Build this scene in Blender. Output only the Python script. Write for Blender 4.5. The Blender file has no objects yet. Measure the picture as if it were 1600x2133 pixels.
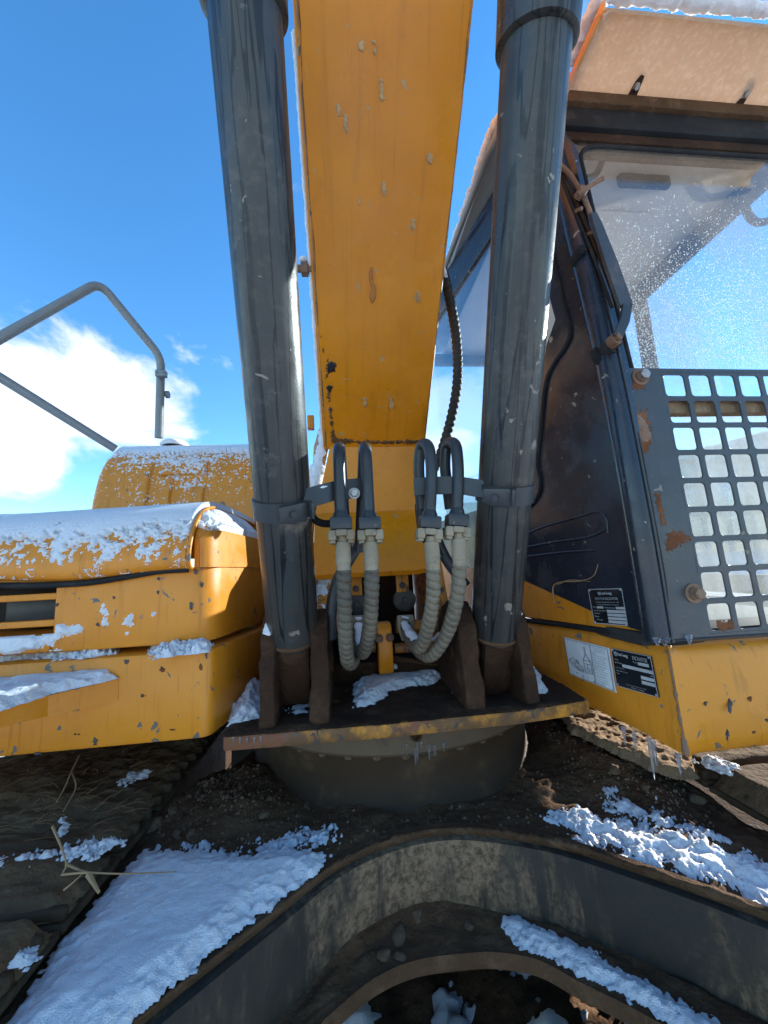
import bpy, bmesh, math, random
import numpy as np
from mathutils import Vector, Matrix
random.seed(7); RNG = np.random.default_rng(7)
scene = bpy.context.scene
COL = scene.collection

# ------------------------------------------------------------------ camera
FPX = 800.0; CAM = np.array([0, 0, 1.45])
_p, _y, _r = math.radians(8.5), math.radians(-6), math.radians(3)
FW = np.array([-math.sin(_y)*math.cos(_p), math.cos(_y)*math.cos(_p), math.sin(_p)])
_R0 = np.array([math.cos(_y), math.sin(_y), 0]); _U0 = np.cross(_R0, FW)
RT = math.cos(_r)*_R0 - math.sin(_r)*_U0; UP = math.sin(_r)*_R0 + math.cos(_r)*_U0
cam = bpy.data.cameras.new('camera'); camo = bpy.data.objects.new('camera', cam); COL.objects.link(camo)
camo.matrix_world = Matrix(((RT[0], UP[0], -FW[0], CAM[0]), (RT[1], UP[1], -FW[1], CAM[1]), (RT[2], UP[2], -FW[2], CAM[2]), (0, 0, 0, 1)))
cam.sensor_fit = 'VERTICAL'; cam.sensor_height = 36; cam.lens = FPX/2133*36
cam.clip_start = 0.02; cam.clip_end = 6000
scene.camera = camo

# ------------------------------------------------------------------ light
SUN = np.array([0.866, 0.404, 0.300]); SUN /= np.linalg.norm(SUN)
sl = bpy.data.lights.new('sun', 'SUN'); sl.energy = 5.0; sl.angle = math.radians(0.5); sl.color = (1, 0.93, 0.82)
so = bpy.data.objects.new('sun', sl); COL.objects.link(so)
so.rotation_euler = Vector(SUN).to_track_quat('Z', 'Y').to_euler()
w = bpy.data.worlds.new('World'); scene.world = w; w.use_nodes = True
SKY_STRENGTH = 0.15
def build_world():
    nt = w.node_tree; N = nt.nodes; L = nt.links; N.clear()
    out = N.new('ShaderNodeOutputWorld'); bg = N.new('ShaderNodeBackground'); bg.inputs[1].default_value = SKY_STRENGTH
    sky = N.new('ShaderNodeTexSky'); sky.sky_type = 'NISHITA'; sky.sun_disc = False
    sky.sun_elevation = math.asin(SUN[2]); sky.sun_rotation = math.atan2(SUN[0], SUN[1])
    sky.air_density = 1.0; sky.dust_density = 0.0; sky.ozone_density = 3.0
    hs = N.new('ShaderNodeHueSaturation'); hs.inputs['Saturation'].default_value = 1.22; L.new(sky.outputs[0], hs.inputs['Color'])
    tc = N.new('ShaderNodeTexCoord')
    # clouds: a low bank of cumulus, thicker in a few directions
    mp = N.new('ShaderNodeMapping'); mp.inputs['Scale'].default_value = (1, 1, 1.7); L.new(tc.outputs['Generated'], mp.inputs[0])
    nz = N.new('ShaderNodeTexNoise'); nz.inputs['Scale'].default_value = 4.6; nz.inputs['Detail'].default_value = 9; nz.inputs['Roughness'].default_value = 0.56
    nz.inputs['Distortion'].default_value = 0.35; L.new(mp.outputs[0], nz.inputs['Vector'])
    total = nz.outputs[0]
    def blob(direction, power, amt):
        nonlocal total
        dv = N.new('ShaderNodeVectorMath'); dv.operation = 'DOT_PRODUCT'; dv.inputs[1].default_value = direction
        nn = N.new('ShaderNodeVectorMath'); nn.operation = 'NORMALIZE'; L.new(tc.outputs['Generated'], nn.inputs[0]); L.new(nn.outputs[0], dv.inputs[0])
        mx = N.new('ShaderNodeMath'); mx.operation = 'MAXIMUM'; mx.inputs[1].default_value = 0; L.new(dv.outputs['Value'], mx.inputs[0])
        pw = N.new('ShaderNodeMath'); pw.operation = 'POWER'; pw.inputs[1].default_value = power; L.new(mx.outputs[0], pw.inputs[0])
        ma = N.new('ShaderNodeMath'); ma.operation = 'MULTIPLY_ADD'; ma.inputs[1].default_value = amt; L.new(pw.outputs[0], ma.inputs[0]); L.new(total, ma.inputs[2])
        total = ma.outputs[0]
    def dirn(x, y):
        v = FW + (x-800)/FPX*RT - (y-1066.5)/FPX*UP; return tuple(v/np.linalg.norm(v))
    blob(dirn(-30, 830), 45, 0.33); blob(dirn(120, 860), 70, .12); blob(dirn(330, 780), 100, 0.26); blob(dirn(450, 770), 260, .12); blob(dirn(60, 960), 200, .06)
    for az, el, pw_, am in ((200, 18, 14, .3), (150, 30, 20, .28), (265, 14, 20, .3), (95, 12, 25, .25), (235, 40, 30, .25), (20, 9, 30, .22)):
        a, e = math.radians(az), math.radians(el)
        blob((math.sin(a)*math.cos(e), math.cos(a)*math.cos(e), math.sin(e)), pw_, am)
    mr = N.new('ShaderNodeMapRange'); mr.interpolation_type = 'SMOOTHSTEP'; mr.inputs[1].default_value = 0.70; mr.inputs[2].default_value = 0.88
    L.new(total, mr.inputs[0])
    n2 = N.new('ShaderNodeTexNoise'); n2.inputs['Scale'].default_value = 5; n2.inputs['Detail'].default_value = 5; L.new(mp.outputs[0], n2.inputs['Vector'])
    cr = N.new('ShaderNodeMix'); cr.data_type = 'RGBA'; cr.inputs[6].default_value = (2.3, 2.55, 2.9, 1); cr.inputs[7].default_value = (3.7, 3.75, 3.8, 1)
    L.new(n2.outputs[0], cr.inputs[0])
    mix = N.new('ShaderNodeMix'); mix.data_type = 'RGBA'
    L.new(mr.outputs[0], mix.inputs[0]); L.new(hs.outputs[0], mix.inputs[6]); L.new(cr.outputs[2], mix.inputs[7])
    L.new(mix.outputs[2], bg.inputs[0]); L.new(bg.outputs[0], out.inputs[0])
build_world()
vs = scene.view_settings; vs.view_transform = 'Standard'; vs.look = 'None'; vs.exposure = 1.5; vs.gamma = 1.0
scene.cycles.max_bounces = 10; scene.cycles.transparent_max_bounces = 16
scene.cycles.use_denoising = True
scene.cycles.caustics_reflective = False; scene.cycles.caustics_refractive = False

# ------------------------------------------------------------------ measuring helpers: pixel of the 1600x2133 photograph -> point on a known plane
def ray(x, y): return FW + (x-800)/FPX*RT - (y-1066.5)/FPX*UP
def P(x, y, X=None, Y=None, Z=None):
    v = ray(x, y)
    if X is not None: t = (X-CAM[0])/v[0]
    elif Y is not None: t = (Y-CAM[1])/v[1]
    else: t = (Z-CAM[2])/v[2]
    return CAM + t*v
class Plane:
    def __init__(s, a, b, c):
        s.o = np.array(a, float); n = np.cross(np.array(b)-s.o, np.array(c)-s.o); s.n = n/np.linalg.norm(n)
        if s.n @ (CAM-s.o) < 0: s.n = -s.n
    def __call__(s, x, y, off=0.0):
        v = ray(x, y); return CAM + ((s.o-CAM) @ s.n)/(v @ s.n)*v + s.n*off

# ------------------------------------------------------------------ numpy noise
def _h(i, j, k, seed):
    n = (i*374761393 + j*668265263 + k*2147483647 + seed*1274126177) & 0xffffffff
    n = ((n ^ (n >> 13))*1274126177) & 0xffffffff
    return ((n ^ (n >> 16)) & 0xffff)/65535.0
def vnoise(p, seed=0):
    p = np.asarray(p, float); f = np.floor(p).astype(np.int64); t = p-f; t = t*t*(3-2*t)
    i, j, k = f[..., 0], f[..., 1], f[..., 2]; a, b, c = t[..., 0], t[..., 1], t[..., 2]
    r = 0
    for di in (0, 1):
        for dj in (0, 1):
            for dk in (0, 1):
                r = r + _h(i+di, j+dj, k+dk, seed)*(a if di else 1-a)*(b if dj else 1-b)*(c if dk else 1-c)
    return r
def fbm(p, octv=4, seed=0, gain=0.5):
    p = np.asarray(p, float); s = 0; am = 1; tot = 0
    for o in range(octv):
        s = s + am*vnoise(p*(2**o)+o*17.3, seed+o); tot += am; am *= gain
    return s/tot

# ------------------------------------------------------------------ materials
def M_new(name):
    m = bpy.data.materials.new(name); m.use_nodes = True; nt = m.node_tree; nt.nodes.clear()
    out = nt.nodes.new('ShaderNodeOutputMaterial'); return m, nt, out
class NB:
    def __init__(s, nt): s.nt = nt; s.N = nt.nodes; s.L = nt.links; s.co = s.N.new('ShaderNodeTexCoord').outputs['Object']
    def link(s, a, b): s.L.new(a, b)
    def map(s, scale, tilt=0.):
        src = s.co
        if tilt:
            r = s.N.new('ShaderNodeMapping'); r.inputs['Rotation'].default_value = (tilt, 0, 0); s.L.new(src, r.inputs[0]); src = r.outputs[0]
        n = s.N.new('ShaderNodeMapping'); n.inputs['Scale'].default_value = scale; s.L.new(src, n.inputs[0]); return n.outputs[0]
    def noise(s, scale, detail=4, rough=.55, vec=None, dist=0):
        n = s.N.new('ShaderNodeTexNoise'); n.inputs['Scale'].default_value = scale; n.inputs['Detail'].default_value = detail
        n.inputs['Roughness'].default_value = rough; n.inputs['Distortion'].default_value = dist; s.L.new(vec or s.co, n.inputs['Vector']); return n.outputs[0]
    def voro(s, scale, vec=None, feat='F1', rnd=1):
        n = s.N.new('ShaderNodeTexVoronoi'); n.feature = feat; n.inputs['Scale'].default_value = scale; n.inputs['Randomness'].default_value = rnd
        s.L.new(vec or s.co, n.inputs['Vector']); return n.outputs['Distance']
    def ramp(s, val, a, b, lo=0., hi=1.):
        n = s.N.new('ShaderNodeMapRange'); n.interpolation_type = 'SMOOTHSTEP'
        n.inputs[1].default_value = a; n.inputs[2].default_value = b; n.inputs[3].default_value = lo; n.inputs[4].default_value = hi
        s.L.new(val, n.inputs[0]); return n.outputs[0]
    def math(s, op, a, b=None):
        n = s.N.new('ShaderNodeMath'); n.operation = op
        for i, v in enumerate((a, b)):
            if v is None: continue
            if isinstance(v, (int, float)): n.inputs[i].default_value = v
            else: s.L.new(v, n.inputs[i])
        return n.outputs[0]
    def mix(s, fac, a, b):
        n = s.N.new('ShaderNodeMix'); n.data_type = 'RGBA'
        if isinstance(fac, (int, float)): n.inputs[0].default_value = fac
        else: s.L.new(fac, n.inputs[0])
        for i, v in ((6, a), (7, b)):
            if isinstance(v, tuple): n.inputs[i].default_value = v if len(v) == 4 else v+(1,)
            else: s.L.new(v, n.inputs[i])
        return n.outputs[2]
    def bump(s, h, strength=.3, dist=.01, nrm=None):
        n = s.N.new('ShaderNodeBump'); n.inputs['Strength'].default_value = strength; n.inputs['Distance'].default_value = dist
        s.L.new(h, n.inputs['Height'])
        if nrm is not None: s.L.new(nrm, n.inputs['Normal'])
        return n.outputs[0]
    def bsdf(s, color, rough=.5, metal=0., nrm=None, spec=.5, **kw):
        n = s.N.new('ShaderNodeBsdfPrincipled')
        def put(k, v):
            if isinstance(v, (int, float)): n.inputs[k].default_value = v
            elif isinstance(v, tuple): n.inputs[k].default_value = v if len(v) == 4 else v+(1,)
            else: s.L.new(v, n.inputs[k])
        put('Base Color', color); put('Roughness', rough); put('Metallic', metal); put('Specular IOR Level', spec)
        if nrm is not None: s.L.new(nrm, n.inputs['Normal'])
        for k, v in kw.items(): put(k.replace('_', ' '), v)
        return n.outputs[0]

def mat_paint(name, base, dark, chip, chip_amt=.66, streak=.5, rough=.42, mud=(.10, .07, .05), mud_amt=.0, rust=(.16, .06, .025), rust_amt=.70, grime=.35, oil=0, tilt=0.):
    m, nt, out = M_new(name); b = NB(nt)
    big = b.noise(1.7, 5, .6)
    col = b.mix(b.ramp(big, .35, .7), base, dark)
    # pale, sun-bleached bloom
    bl = b.noise(4.5, 6, .62); pale = tuple(min(1, c*1.15+.035) for c in base)
    col = b.mix(b.ramp(bl, .55, .8, 0, .45), col, pale)
    # drips that ran down
    st = b.noise(1, 4, .5, b.map((38, 38, 2.2), tilt), .4)
    col = b.mix(b.ramp(st, .57, .72, 0, streak), col, tuple(c*.45 for c in dark))
    st2 = b.noise(1, 3, .5, b.map((85, 85, 4.0), tilt), .6)
    col = b.mix(b.ramp(st2, .62, .70, 0, streak*.7), col, tuple(c*.3 for c in dark))
    if oil:
        mpn = b.N.new('ShaderNodeMapping'); mpn.inputs['Rotation'].default_value = (tilt, 0, 0); b.link(b.co, mpn.inputs[0])
        mp2 = b.N.new('ShaderNodeMapping'); mp2.inputs['Scale'].default_value = (19, 19, 1.0); b.link(mpn.outputs[0], mp2.inputs[0])
        f1 = b.noise(1, 3.5, .5, mp2.outputs[0], .25); ln = b.ramp(b.math('ABSOLUTE', b.math('SUBTRACT', f1, .5)), .010, .022, oil, 0)
        mp3 = b.N.new('ShaderNodeMapping'); mp3.inputs['Scale'].default_value = (40, 40, 1.6); b.link(mpn.outputs[0], mp3.inputs[0])
        f2 = b.noise(1, 3, .5, mp3.outputs[0], .3); pm = b.noise(3, 3, .5)
        ln2 = b.math('MULTIPLY', b.ramp(f2, .57, .63, 0, oil*.85), b.ramp(pm, .42, .55))
        dust = b.math('MULTIPLY', b.ramp(f2, .40, .30, 0, .26), b.ramp(b.noise(2.2, 4, .6), .42, .68))
        col = b.mix(dust, col, (.17, .15, .125)); col = b.mix(b.math('MAXIMUM', ln, ln2), col, (.008, .008, .009))
    # fine grime
    gr = b.noise(38, 6, .7); gm = b.noise(3.1, 4, .6)
    col = b.mix(b.math('MULTIPLY', b.ramp(gr, .45, .75), b.ramp(gm, .4, .75, 0, grime)), col, mud)
    # mud film
    if mud_amt > 0:
        mm = b.noise(5.0, 8, .68); col = b.mix(b.ramp(mm, .62-mud_amt*.3, .75-mud_amt*.25, 0, .85), col, mud)
    # chips
    c1 = b.noise(30, 4, .5, None, .6); cm = b.noise(6, 3, .5)
    chipm = b.math('MULTIPLY', b.ramp(c1, chip_amt, chip_amt+.02), b.ramp(cm, .44, .52))
    col = b.mix(chipm, col, chip)
    rs = b.noise(7, 6, .62, None, .4); rm = b.ramp(rs, rust_amt, rust_amt+.03)
    col = b.mix(rm, col, rust)
    ro = b.noise(9, 5, .6); rgh = b.math('ADD', b.ramp(ro, .3, .7, rough-.1, rough+.16), b.math('MULTIPLY', chipm, .2))
    hgt = b.math('SUBTRACT', b.noise(160, 3, .6), b.math('MULTIPLY', b.math('ADD', chipm, rm), 1.6))
    lo = b.noise(2.3, 3, .5)
    n1 = b.bump(hgt, .22, .002); n2 = b.bump(lo, .35, .03, n1)
    b.link(b.bsdf(col, rgh, 0, n2, .4), out.inputs[0]); return m
YEL = (.65, .235, .016)
M = {}
M['yellow'] = mat_paint('yellow_paint', YEL, (.57, .19, .009), (.13, .115, .10), .645, .35, .40)
M['yellow_boom'] = mat_paint('yellow_boom_paint', (.66, .228, .0055), (.56, .178, .005), (.40, .26, .12), .675, .22, .36, grime=.2, rust_amt=.76, tilt=-.807)
M['yellow_dirty'] = mat_paint('yellow_dirty_paint', (.58, .21, .01), (.40, .13, .008), (.08, .06, .05), .60, .6, .5, mud_amt=.55, grime=.8, rust_amt=.62)
M['deck_edge'] = mat_paint('muddy_yellow_paint', (.62, .25, .015), (.45, .16, .01), (.06, .045, .04), .56, .3, .6, mud=(.035, .022, .015), mud_amt=.92, grime=.95, rust_amt=.57)
M['steel'] = mat_paint('grey_green_cylinder_paint', (.046, .045, .041), (.034, .034, .032), (.22, .19, .15), .668, .4, .36, mud=(.15, .125, .10), mud_amt=.15, grime=.5, rust_amt=.80, oil=.92, tilt=-.405)
M['pipe'] = mat_paint('grey_pipe_paint', (.034, .038, .040), (.027, .030, .032), (.15, .12, .10), .68, .2, .38, mud_amt=.0, grime=.3, rust_amt=.76)
M['cabblack'] = mat_paint('charcoal_cab_paint', (.020, .024, .034), (.016, .019, .027), (.22, .19, .15), .69, .15, .20, mud=(.12, .10, .085), mud_amt=.0, grime=.18, rust=(.20, .07, .03), rust_amt=.82)
M['guard'] = mat_paint('charcoal_guard_paint', (.050, .052, .054), (.040, .043, .046), (.2, .16, .12), .69, .15, .36, mud=(.14, .11, .085), mud_amt=.1, grime=.5, rust=(.22, .075, .03), rust_amt=.715)
M['rail'] = mat_paint('grey_rail_paint', (.20, .22, .22), (.16, .18, .18), (.35, .26, .16), .70, .1, .35, grime=.2, rust_amt=.8)

def mat_mud(name, a, bcol, c, sc=14, bump=.9, rough=.9, dist=.02, wet=.0):
    m, nt, out = M_new(name); b = NB(nt)
    n1 = b.noise(sc, 9, .68); n2 = b.noise(sc*.25, 5, .6); n3 = b.noise(sc*6, 4, .6)
    col = b.mix(b.ramp(n2, .35, .65), a, bcol); col = b.mix(b.ramp(n1, .5, .75, 0, .8), col, c)
    r = b.ramp(n2, .3, .7, rough-wet, rough)
    nm = b.bump(b.math('ADD', n1, b.math('MULTIPLY', n3, .35)), bump, dist)
    b.link(b.bsdf(col, r, 0, nm, .15), out.inputs[0]); return m
M['mud'] = mat_mud('dried_brown_mud', (.070, .036, .018), (.105, .058, .030), (.17, .103, .058))
M['mud_dark'] = mat_mud('oily_black_mud', (.030, .0145, .008), (.050, .025, .0135), (.092, .05, .028), wet=.15)
M['mud_light'] = mat_mud('clay_and_sunlit_mud', (.20, .13, .075), (.28, .19, .11), (.38, .27, .17), 22)  # pale tone also paints the sunlight on the ridge by the right track
M['track_mud'] = mat_mud('grey_brown_track_mud', (.080, .050, .027), (.12, .078, .043), (.17, .118, .068), 10, 1.0)
def mat_web():
    m, nt, out = M_new('muddy_carbody_steel'); b = NB(nt)
    base = b.mix(b.ramp(b.noise(4, 5, .6), .35, .7), (.022, .019, .015), (.040, .031, .021))
    st = b.noise(1, 7, .66, b.map((16, 16, 3.5)), .5); sp = b.noise(3.2, 5, .6); fine = b.noise(70, 5, .7)
    tan = b.mix(b.ramp(fine, .35, .65), (.115, .072, .038), (.20, .135, .078))
    f = b.math('MULTIPLY', b.ramp(st, .46, .66), b.ramp(sp, .42, .66))
    sx = b.N.new('ShaderNodeSeparateXYZ'); b.link(b.co, sx.inputs[0])
    ctr = b.ramp(b.math('ABSOLUTE', b.math('SUBTRACT', sx.outputs[0], .16)), .05, .42, 1, 0)      # soil thrown up under the boom
    cs = b.ramp(b.math('ADD', b.math('MULTIPLY', ctr, .32), st), .56, .78)
    f = b.math('MULTIPLY', b.math('MAXIMUM', f, cs), b.ramp(fine, .25, .55, .3, 1))
    col = b.mix(f, base, tan)
    rs = b.noise(9, 6, .65); col = b.mix(b.ramp(rs, .60, .68, 0, .8), col, (.075, .042, .026))
    nm = b.bump(b.math('ADD', b.math('MULTIPLY', f, 1.0), b.math('MULTIPLY', fine, .5)), .5, .004)
    b.link(b.bsdf(col, b.ramp(st, .3, .7, .5, .85), 0, nm, .35), out.inputs[0]); return m
M['web'] = mat_web()
M['ringsteel'] = mat_mud('greasy_slew_steel', (.075, .050, .031), (.125, .088, .056), (.035, .021, .013), 6, .6, .6, .005, .2)
M['tubsteel'] = mat_mud('muddy_slew_tub', (.030, .019, .012), (.055, .033, .018), (.13, .08, .04), 6, .7, .75, .006, .25)
M['shoe'] = mat_mud('muddy_shoe_steel', (.038, .024, .014), (.060, .039, .023), (.11, .072, .04), 12, .7, .8, .008, .2)
M['flange'] = mat_mud('clay_coated_flange_steel', (.20, .155, .10), (.30, .245, .17), (.10, .072, .045), 24, .5, .65, .003, .2)
M['hose'] = mat_mud('dusty_hose_guard', (.085, .072, .055), (.20, .165, .115), (.022, .019, .015), 13, .7, .55, .004, .25)
M['rubber'] = mat_mud('black_rubber', (.012, .012, .013), (.02, .02, .02), (.05, .045, .04), 14, .4, .7, .003)
M['conduit'] = mat_mud('brown_black_conduit', (.028, .024, .02), (.045, .036, .028), (.09, .07, .05), 11, .4, .55, .003)
M['stone'] = mat_mud('grey_tan_stone', (.12, .075, .045), (.16, .105, .066), (.21, .145, .095), 18, .7, .9, .006)
M['straw'] = mat_mud('dry_straw', (.30, .19, .09), (.38, .25, .13), (.20, .12, .06), 40, .3, .8, .002)
M['rustbolt'] = mat_mud('rusty_bolt_steel', (.16, .085, .05), (.24, .15, .10), (.09, .04, .025), 40, .6, .7, .003)
M['interior'] = mat_mud('beige_headliner', (.60, .52, .44), (.66, .58, .50), (.5, .43, .36), 3, .2, .85, .002)
M['interior_dark'] = mat_mud('dark_cab_trim', (.03, .028, .026), (.04, .037, .033), (.05, .045, .04), 8, .2, .7, .002)
M['seat'] = mat_mud('black_seat_cloth', (.018, .018, .02), (.026, .026, .028), (.04, .04, .04), 30, .4, .9, .002)

def mat_snow(name, a=(.90, .91, .93), dirt=0.0):
    m, nt, out = M_new(name); b = NB(nt)
    n1 = b.noise(70, 6, .7); n2 = b.noise(420, 3, .7)
    col = b.mix(b.ramp(n1, .3, .7), a, tuple(c*.96 for c in a))
    if dirt: col = b.mix(b.ramp(b.noise(26, 6, .7), .56, .72, 0, dirt), col, (.16, .11, .08))
    nm = b.bump(b.math('ADD', n1, b.math('MULTIPLY', n2, .8)), .9, .008)
    b.link(b.bsdf(col, .75, 0, nm, .3, Subsurface_Weight=.0), out.inputs[0]); return m
M['snow'] = mat_snow('fresh_snow'); M['snow_dirty'] = mat_snow('gritty_snow', (.80, .82, .86), .8)

def mat_glass(name, tint=(.95, .975, .98), dirt=.12, refl=.7, dirtcol=(.42, .38, .31)):
    m, nt, out = M_new(name); b = NB(nt)
    tr = b.N.new('ShaderNodeBsdfTransparent'); tr.inputs[0].default_value = tint+(1,)
    gl = b.N.new('ShaderNodeBsdfGlossy'); gl.inputs['Roughness'].default_value = .02; gl.inputs[0].default_value = (1, 1, 1, 1)
    fr = b.N.new('ShaderNodeLayerWeight'); fr.inputs[0].default_value = .5
    sch = b.math('ADD', b.math('MULTIPLY', b.math('POWER', fr.outputs['Facing'], 3.2), refl), .04)
    mx = b.N.new('ShaderNodeMixShader'); b.link(sch, mx.inputs[0]); b.link(tr.outputs[0], mx.inputs[1]); b.link(gl.outputs[0], mx.inputs[2])
    df = b.N.new('ShaderNodeBsdfDiffuse'); df.inputs[0].default_value = dirtcol+(1,)
    tl = b.N.new('ShaderNodeBsdfTranslucent'); tl.inputs[0].default_value = dirtcol+(1,)
    dm = b.N.new('ShaderNodeMixShader'); dm.inputs[0].default_value = .6; b.link(df.outputs[0], dm.inputs[1]); b.link(tl.outputs[0], dm.inputs[2])
    n = b.noise(2.2, 6, .6, b.map((2, 2, .8))); fine = b.noise(60, 4, .7)
    fac = b.math('MULTIPLY', b.ramp(n, .3, .75, dirt*.45, dirt*1.6), b.ramp(fine, .3, .7, .85, 1.0))
    last = b.N.new('ShaderNodeMixShader'); b.link(fac, last.inputs[0]); b.link(mx.outputs[0], last.inputs[1]); b.link(dm.outputs[0], last.inputs[2])
    b.link(last.outputs[0], out.inputs[0]); return m
M['windshield'] = mat_glass('dusty_windshield_glass', dirt=.15, refl=.45, dirtcol=(.52, .43, .34))
M['lowerglass'] = mat_glass('hazed_lower_glass', dirt=.42, refl=.4, dirtcol=(.78, .76, .70))  # raised whitish haze imitates the blown-out daylight behind the guard
M['sideglass'] = mat_glass('side_window_glass', (.90, .95, .985), .02, .95)
def mat_ice(name):
    m, nt, out = M_new(name); b = NB(nt)
    tr = b.N.new('ShaderNodeBsdfTransparent'); tr.inputs[0].default_value = (.93, .96, 1, 1)
    gl = b.N.new('ShaderNodeBsdfGlossy'); gl.inputs['Roughness'].default_value = .08
    df = b.N.new('ShaderNodeBsdfTranslucent'); df.inputs[0].default_value = (.85, .9, .95, 1)
    fr = b.N.new('ShaderNodeLayerWeight'); fr.inputs[0].default_value = .45
    m1 = b.N.new('ShaderNodeMixShader'); b.link(fr.outputs['Facing'], m1.inputs[0]); b.link(tr.outputs[0], m1.inputs[1]); b.link(gl.outputs[0], m1.inputs[2])
    m2 = b.N.new('ShaderNodeMixShader'); m2.inputs[0].default_value = .45; b.link(m1.outputs[0], m2.inputs[1]); b.link(df.outputs[0], m2.inputs[2])
    b.link(m2.outputs[0], out.inputs[0]); return m
M['ice'] = mat_ice('clear_ice')
def mat_visor():
    m, nt, out = M_new('frosted_orange_visor'); b = NB(nt)
    n1 = b.noise(55, 5, .7); n2 = b.noise(3, 4, .6)
    col = b.mix(b.ramp(n2, .3, .7), (.70, .53, .37), (.66, .48, .33)); col = b.mix(b.ramp(n1, .45, .7, 0, .5), col, (.85, .72, .58))
    nm = b.bump(n1, .55, .006)
    bs = b.bsdf(col, .6, 0, nm, .3)
    tl = b.N.new('ShaderNodeBsdfTranslucent'); b.link(col, tl.inputs[0]); b.link(nm, tl.inputs['Normal'])
    mx = b.N.new('ShaderNodeMixShader'); mx.inputs[0].default_value = .55; b.link(bs, mx.inputs[1]); b.link(tl.outputs[0], mx.inputs[2])
    b.link(mx.outputs[0], out.inputs[0]); return m
M['visor'] = mat_visor()
def mat_flat(name, c, rough=.5, var=.12, metal=0.):
    m, nt, out = M_new(name); b = NB(nt); n = b.noise(30, 4, .6)
    col = b.mix(b.ramp(n, .3, .7), c, tuple(x*(1-var) for x in c)); nm = b.bump(n, .12, .002)
    b.link(b.bsdf(col, rough, metal, nm), out.inputs[0]); return m
M['plate'] = mat_flat('black_plate', (.014, .015, .018), .22)
M['plate_silver'] = mat_flat('silver_print', (.42, .42, .41), .4, .2)
M['decal'] = mat_flat('white_decal', (.70, .71, .70), .35)
M['ink'] = mat_flat('grey_ink', (.045, .05, .055), .5)
M['plug'] = mat_flat('grimy_plug', (.075, .062, .05), .6, .5)
M['boltsteel'] = mat_flat('worn_bolt_steel', (.42, .39, .35), .45, .4, .6)
M['cavity'] = mat_flat('dark_recess_shade', (.016, .012, .011), .7, .4)  # near-black fill: the shade inside recesses put into the colour
M['orange_lip'] = mat_flat('orange_visor_lip', (.62, .27, .07), .45)
def mat_ground():
    m, nt, out = M_new('snowy_field'); b = NB(nt)
    n1 = b.noise(.8, 9, .65); n2 = b.noise(6, 8, .7); n3 = b.noise(.05, 5, .6)
    mud = b.mix(b.ramp(n2, .35, .7), (.075, .052, .034), (.17, .125, .08))
    grass = b.mix(b.ramp(n2, .35, .7), (.19, .165, .085), (.27, .23, .13))
    soil = b.mix(b.ramp(n3, .42, .55), mud, grass)
    cov = b.ramp(b.math('ADD', b.math('MULTIPLY', n1, .6), b.math('MULTIPLY', n2, .4)), .37, .49)
    col = b.mix(cov, soil, (.82, .84, .87))
    nm = b.bump(b.math('ADD', n2, b.math('MULTIPLY', cov, .5)), .8, .06)
    b.link(b.bsdf(col, .85, 0, nm, .3), out.inputs[0]); return m
M['ground'] = mat_ground()
def mat_hill():
    m, nt, out = M_new('snow_dusted_grass'); b = NB(nt); n1 = b.noise(.09, 8, .65); n2 = b.noise(.9, 6, .7)
    g = b.mix(b.ramp(n2, .3, .7), (.30, .28, .17), (.40, .37, .25)); col = b.mix(b.ramp(n1, .45, .6, .15, .75), g, (.72, .73, .72))
    b.link(b.bsdf(col, .9, 0, b.bump(n2, .6, .4), .2), out.inputs[0]); return m
M['hillside'] = mat_hill()

# ------------------------------------------------------------------ mesh helpers
def mesh_obj(name, verts, faces, mat, parent=None, smooth=False, auto=None, **props):
    me = bpy.data.meshes.new(name); me.from_pydata([tuple(map(float, v)) for v in verts], [], [tuple(map(int, f)) for f in faces])
    me.materials.append(M[mat] if isinstance(mat, str) else mat)
    return link(name, me, parent, smooth, auto, **props)
def link(name, me, parent=None, smooth=False, auto=None, **props):
    o = bpy.data.objects.new(name, me); COL.objects.link(o)
    if smooth or auto: me.shade_smooth()
    if auto:
        bm = bmesh.new(); bm.from_mesh(me)
        for e in bm.edges:
            if len(e.link_faces) == 2 and e.calc_face_angle(0) > math.radians(auto): e.smooth = False
        bm.to_mesh(me); bm.free()
    if parent is not None:
        o.parent = parent
        if parent.type == 'EMPTY': o.matrix_parent_inverse = Matrix.Translation(-parent.location)
    for k, v in props.items(): o[k] = v
    return o
def empty(name, loc, parent=None, **props):
    o = bpy.data.objects.new(name, None); COL.objects.link(o); o.location = loc
    if parent is not None: o.parent = parent; o.matrix_parent_inverse = Matrix.Translation(-parent.location)
    for k, v in props.items(): o[k] = v
    return o
def bm_obj(name, bm, mat, parent=None, smooth=False, auto=None, bevel=0, seg=2, **props):
    bmesh.ops.recalc_face_normals(bm, faces=bm.faces)
    if bevel:
        es = [e for e in bm.edges if len(e.link_faces) == 2 and e.calc_face_angle(0) > math.radians(28)]
        bmesh.ops.bevel(bm, geom=es, offset=bevel, segments=seg, affect='EDGES', profile=.5, clamp_overlap=True)
    me = bpy.data.meshes.new(name); bm.to_mesh(me); bm.free()
    me.materials.append(M[mat] if isinstance(mat, str) else mat)
    return link(name, me, parent, smooth, auto or (35 if bevel else None), **props)
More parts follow.
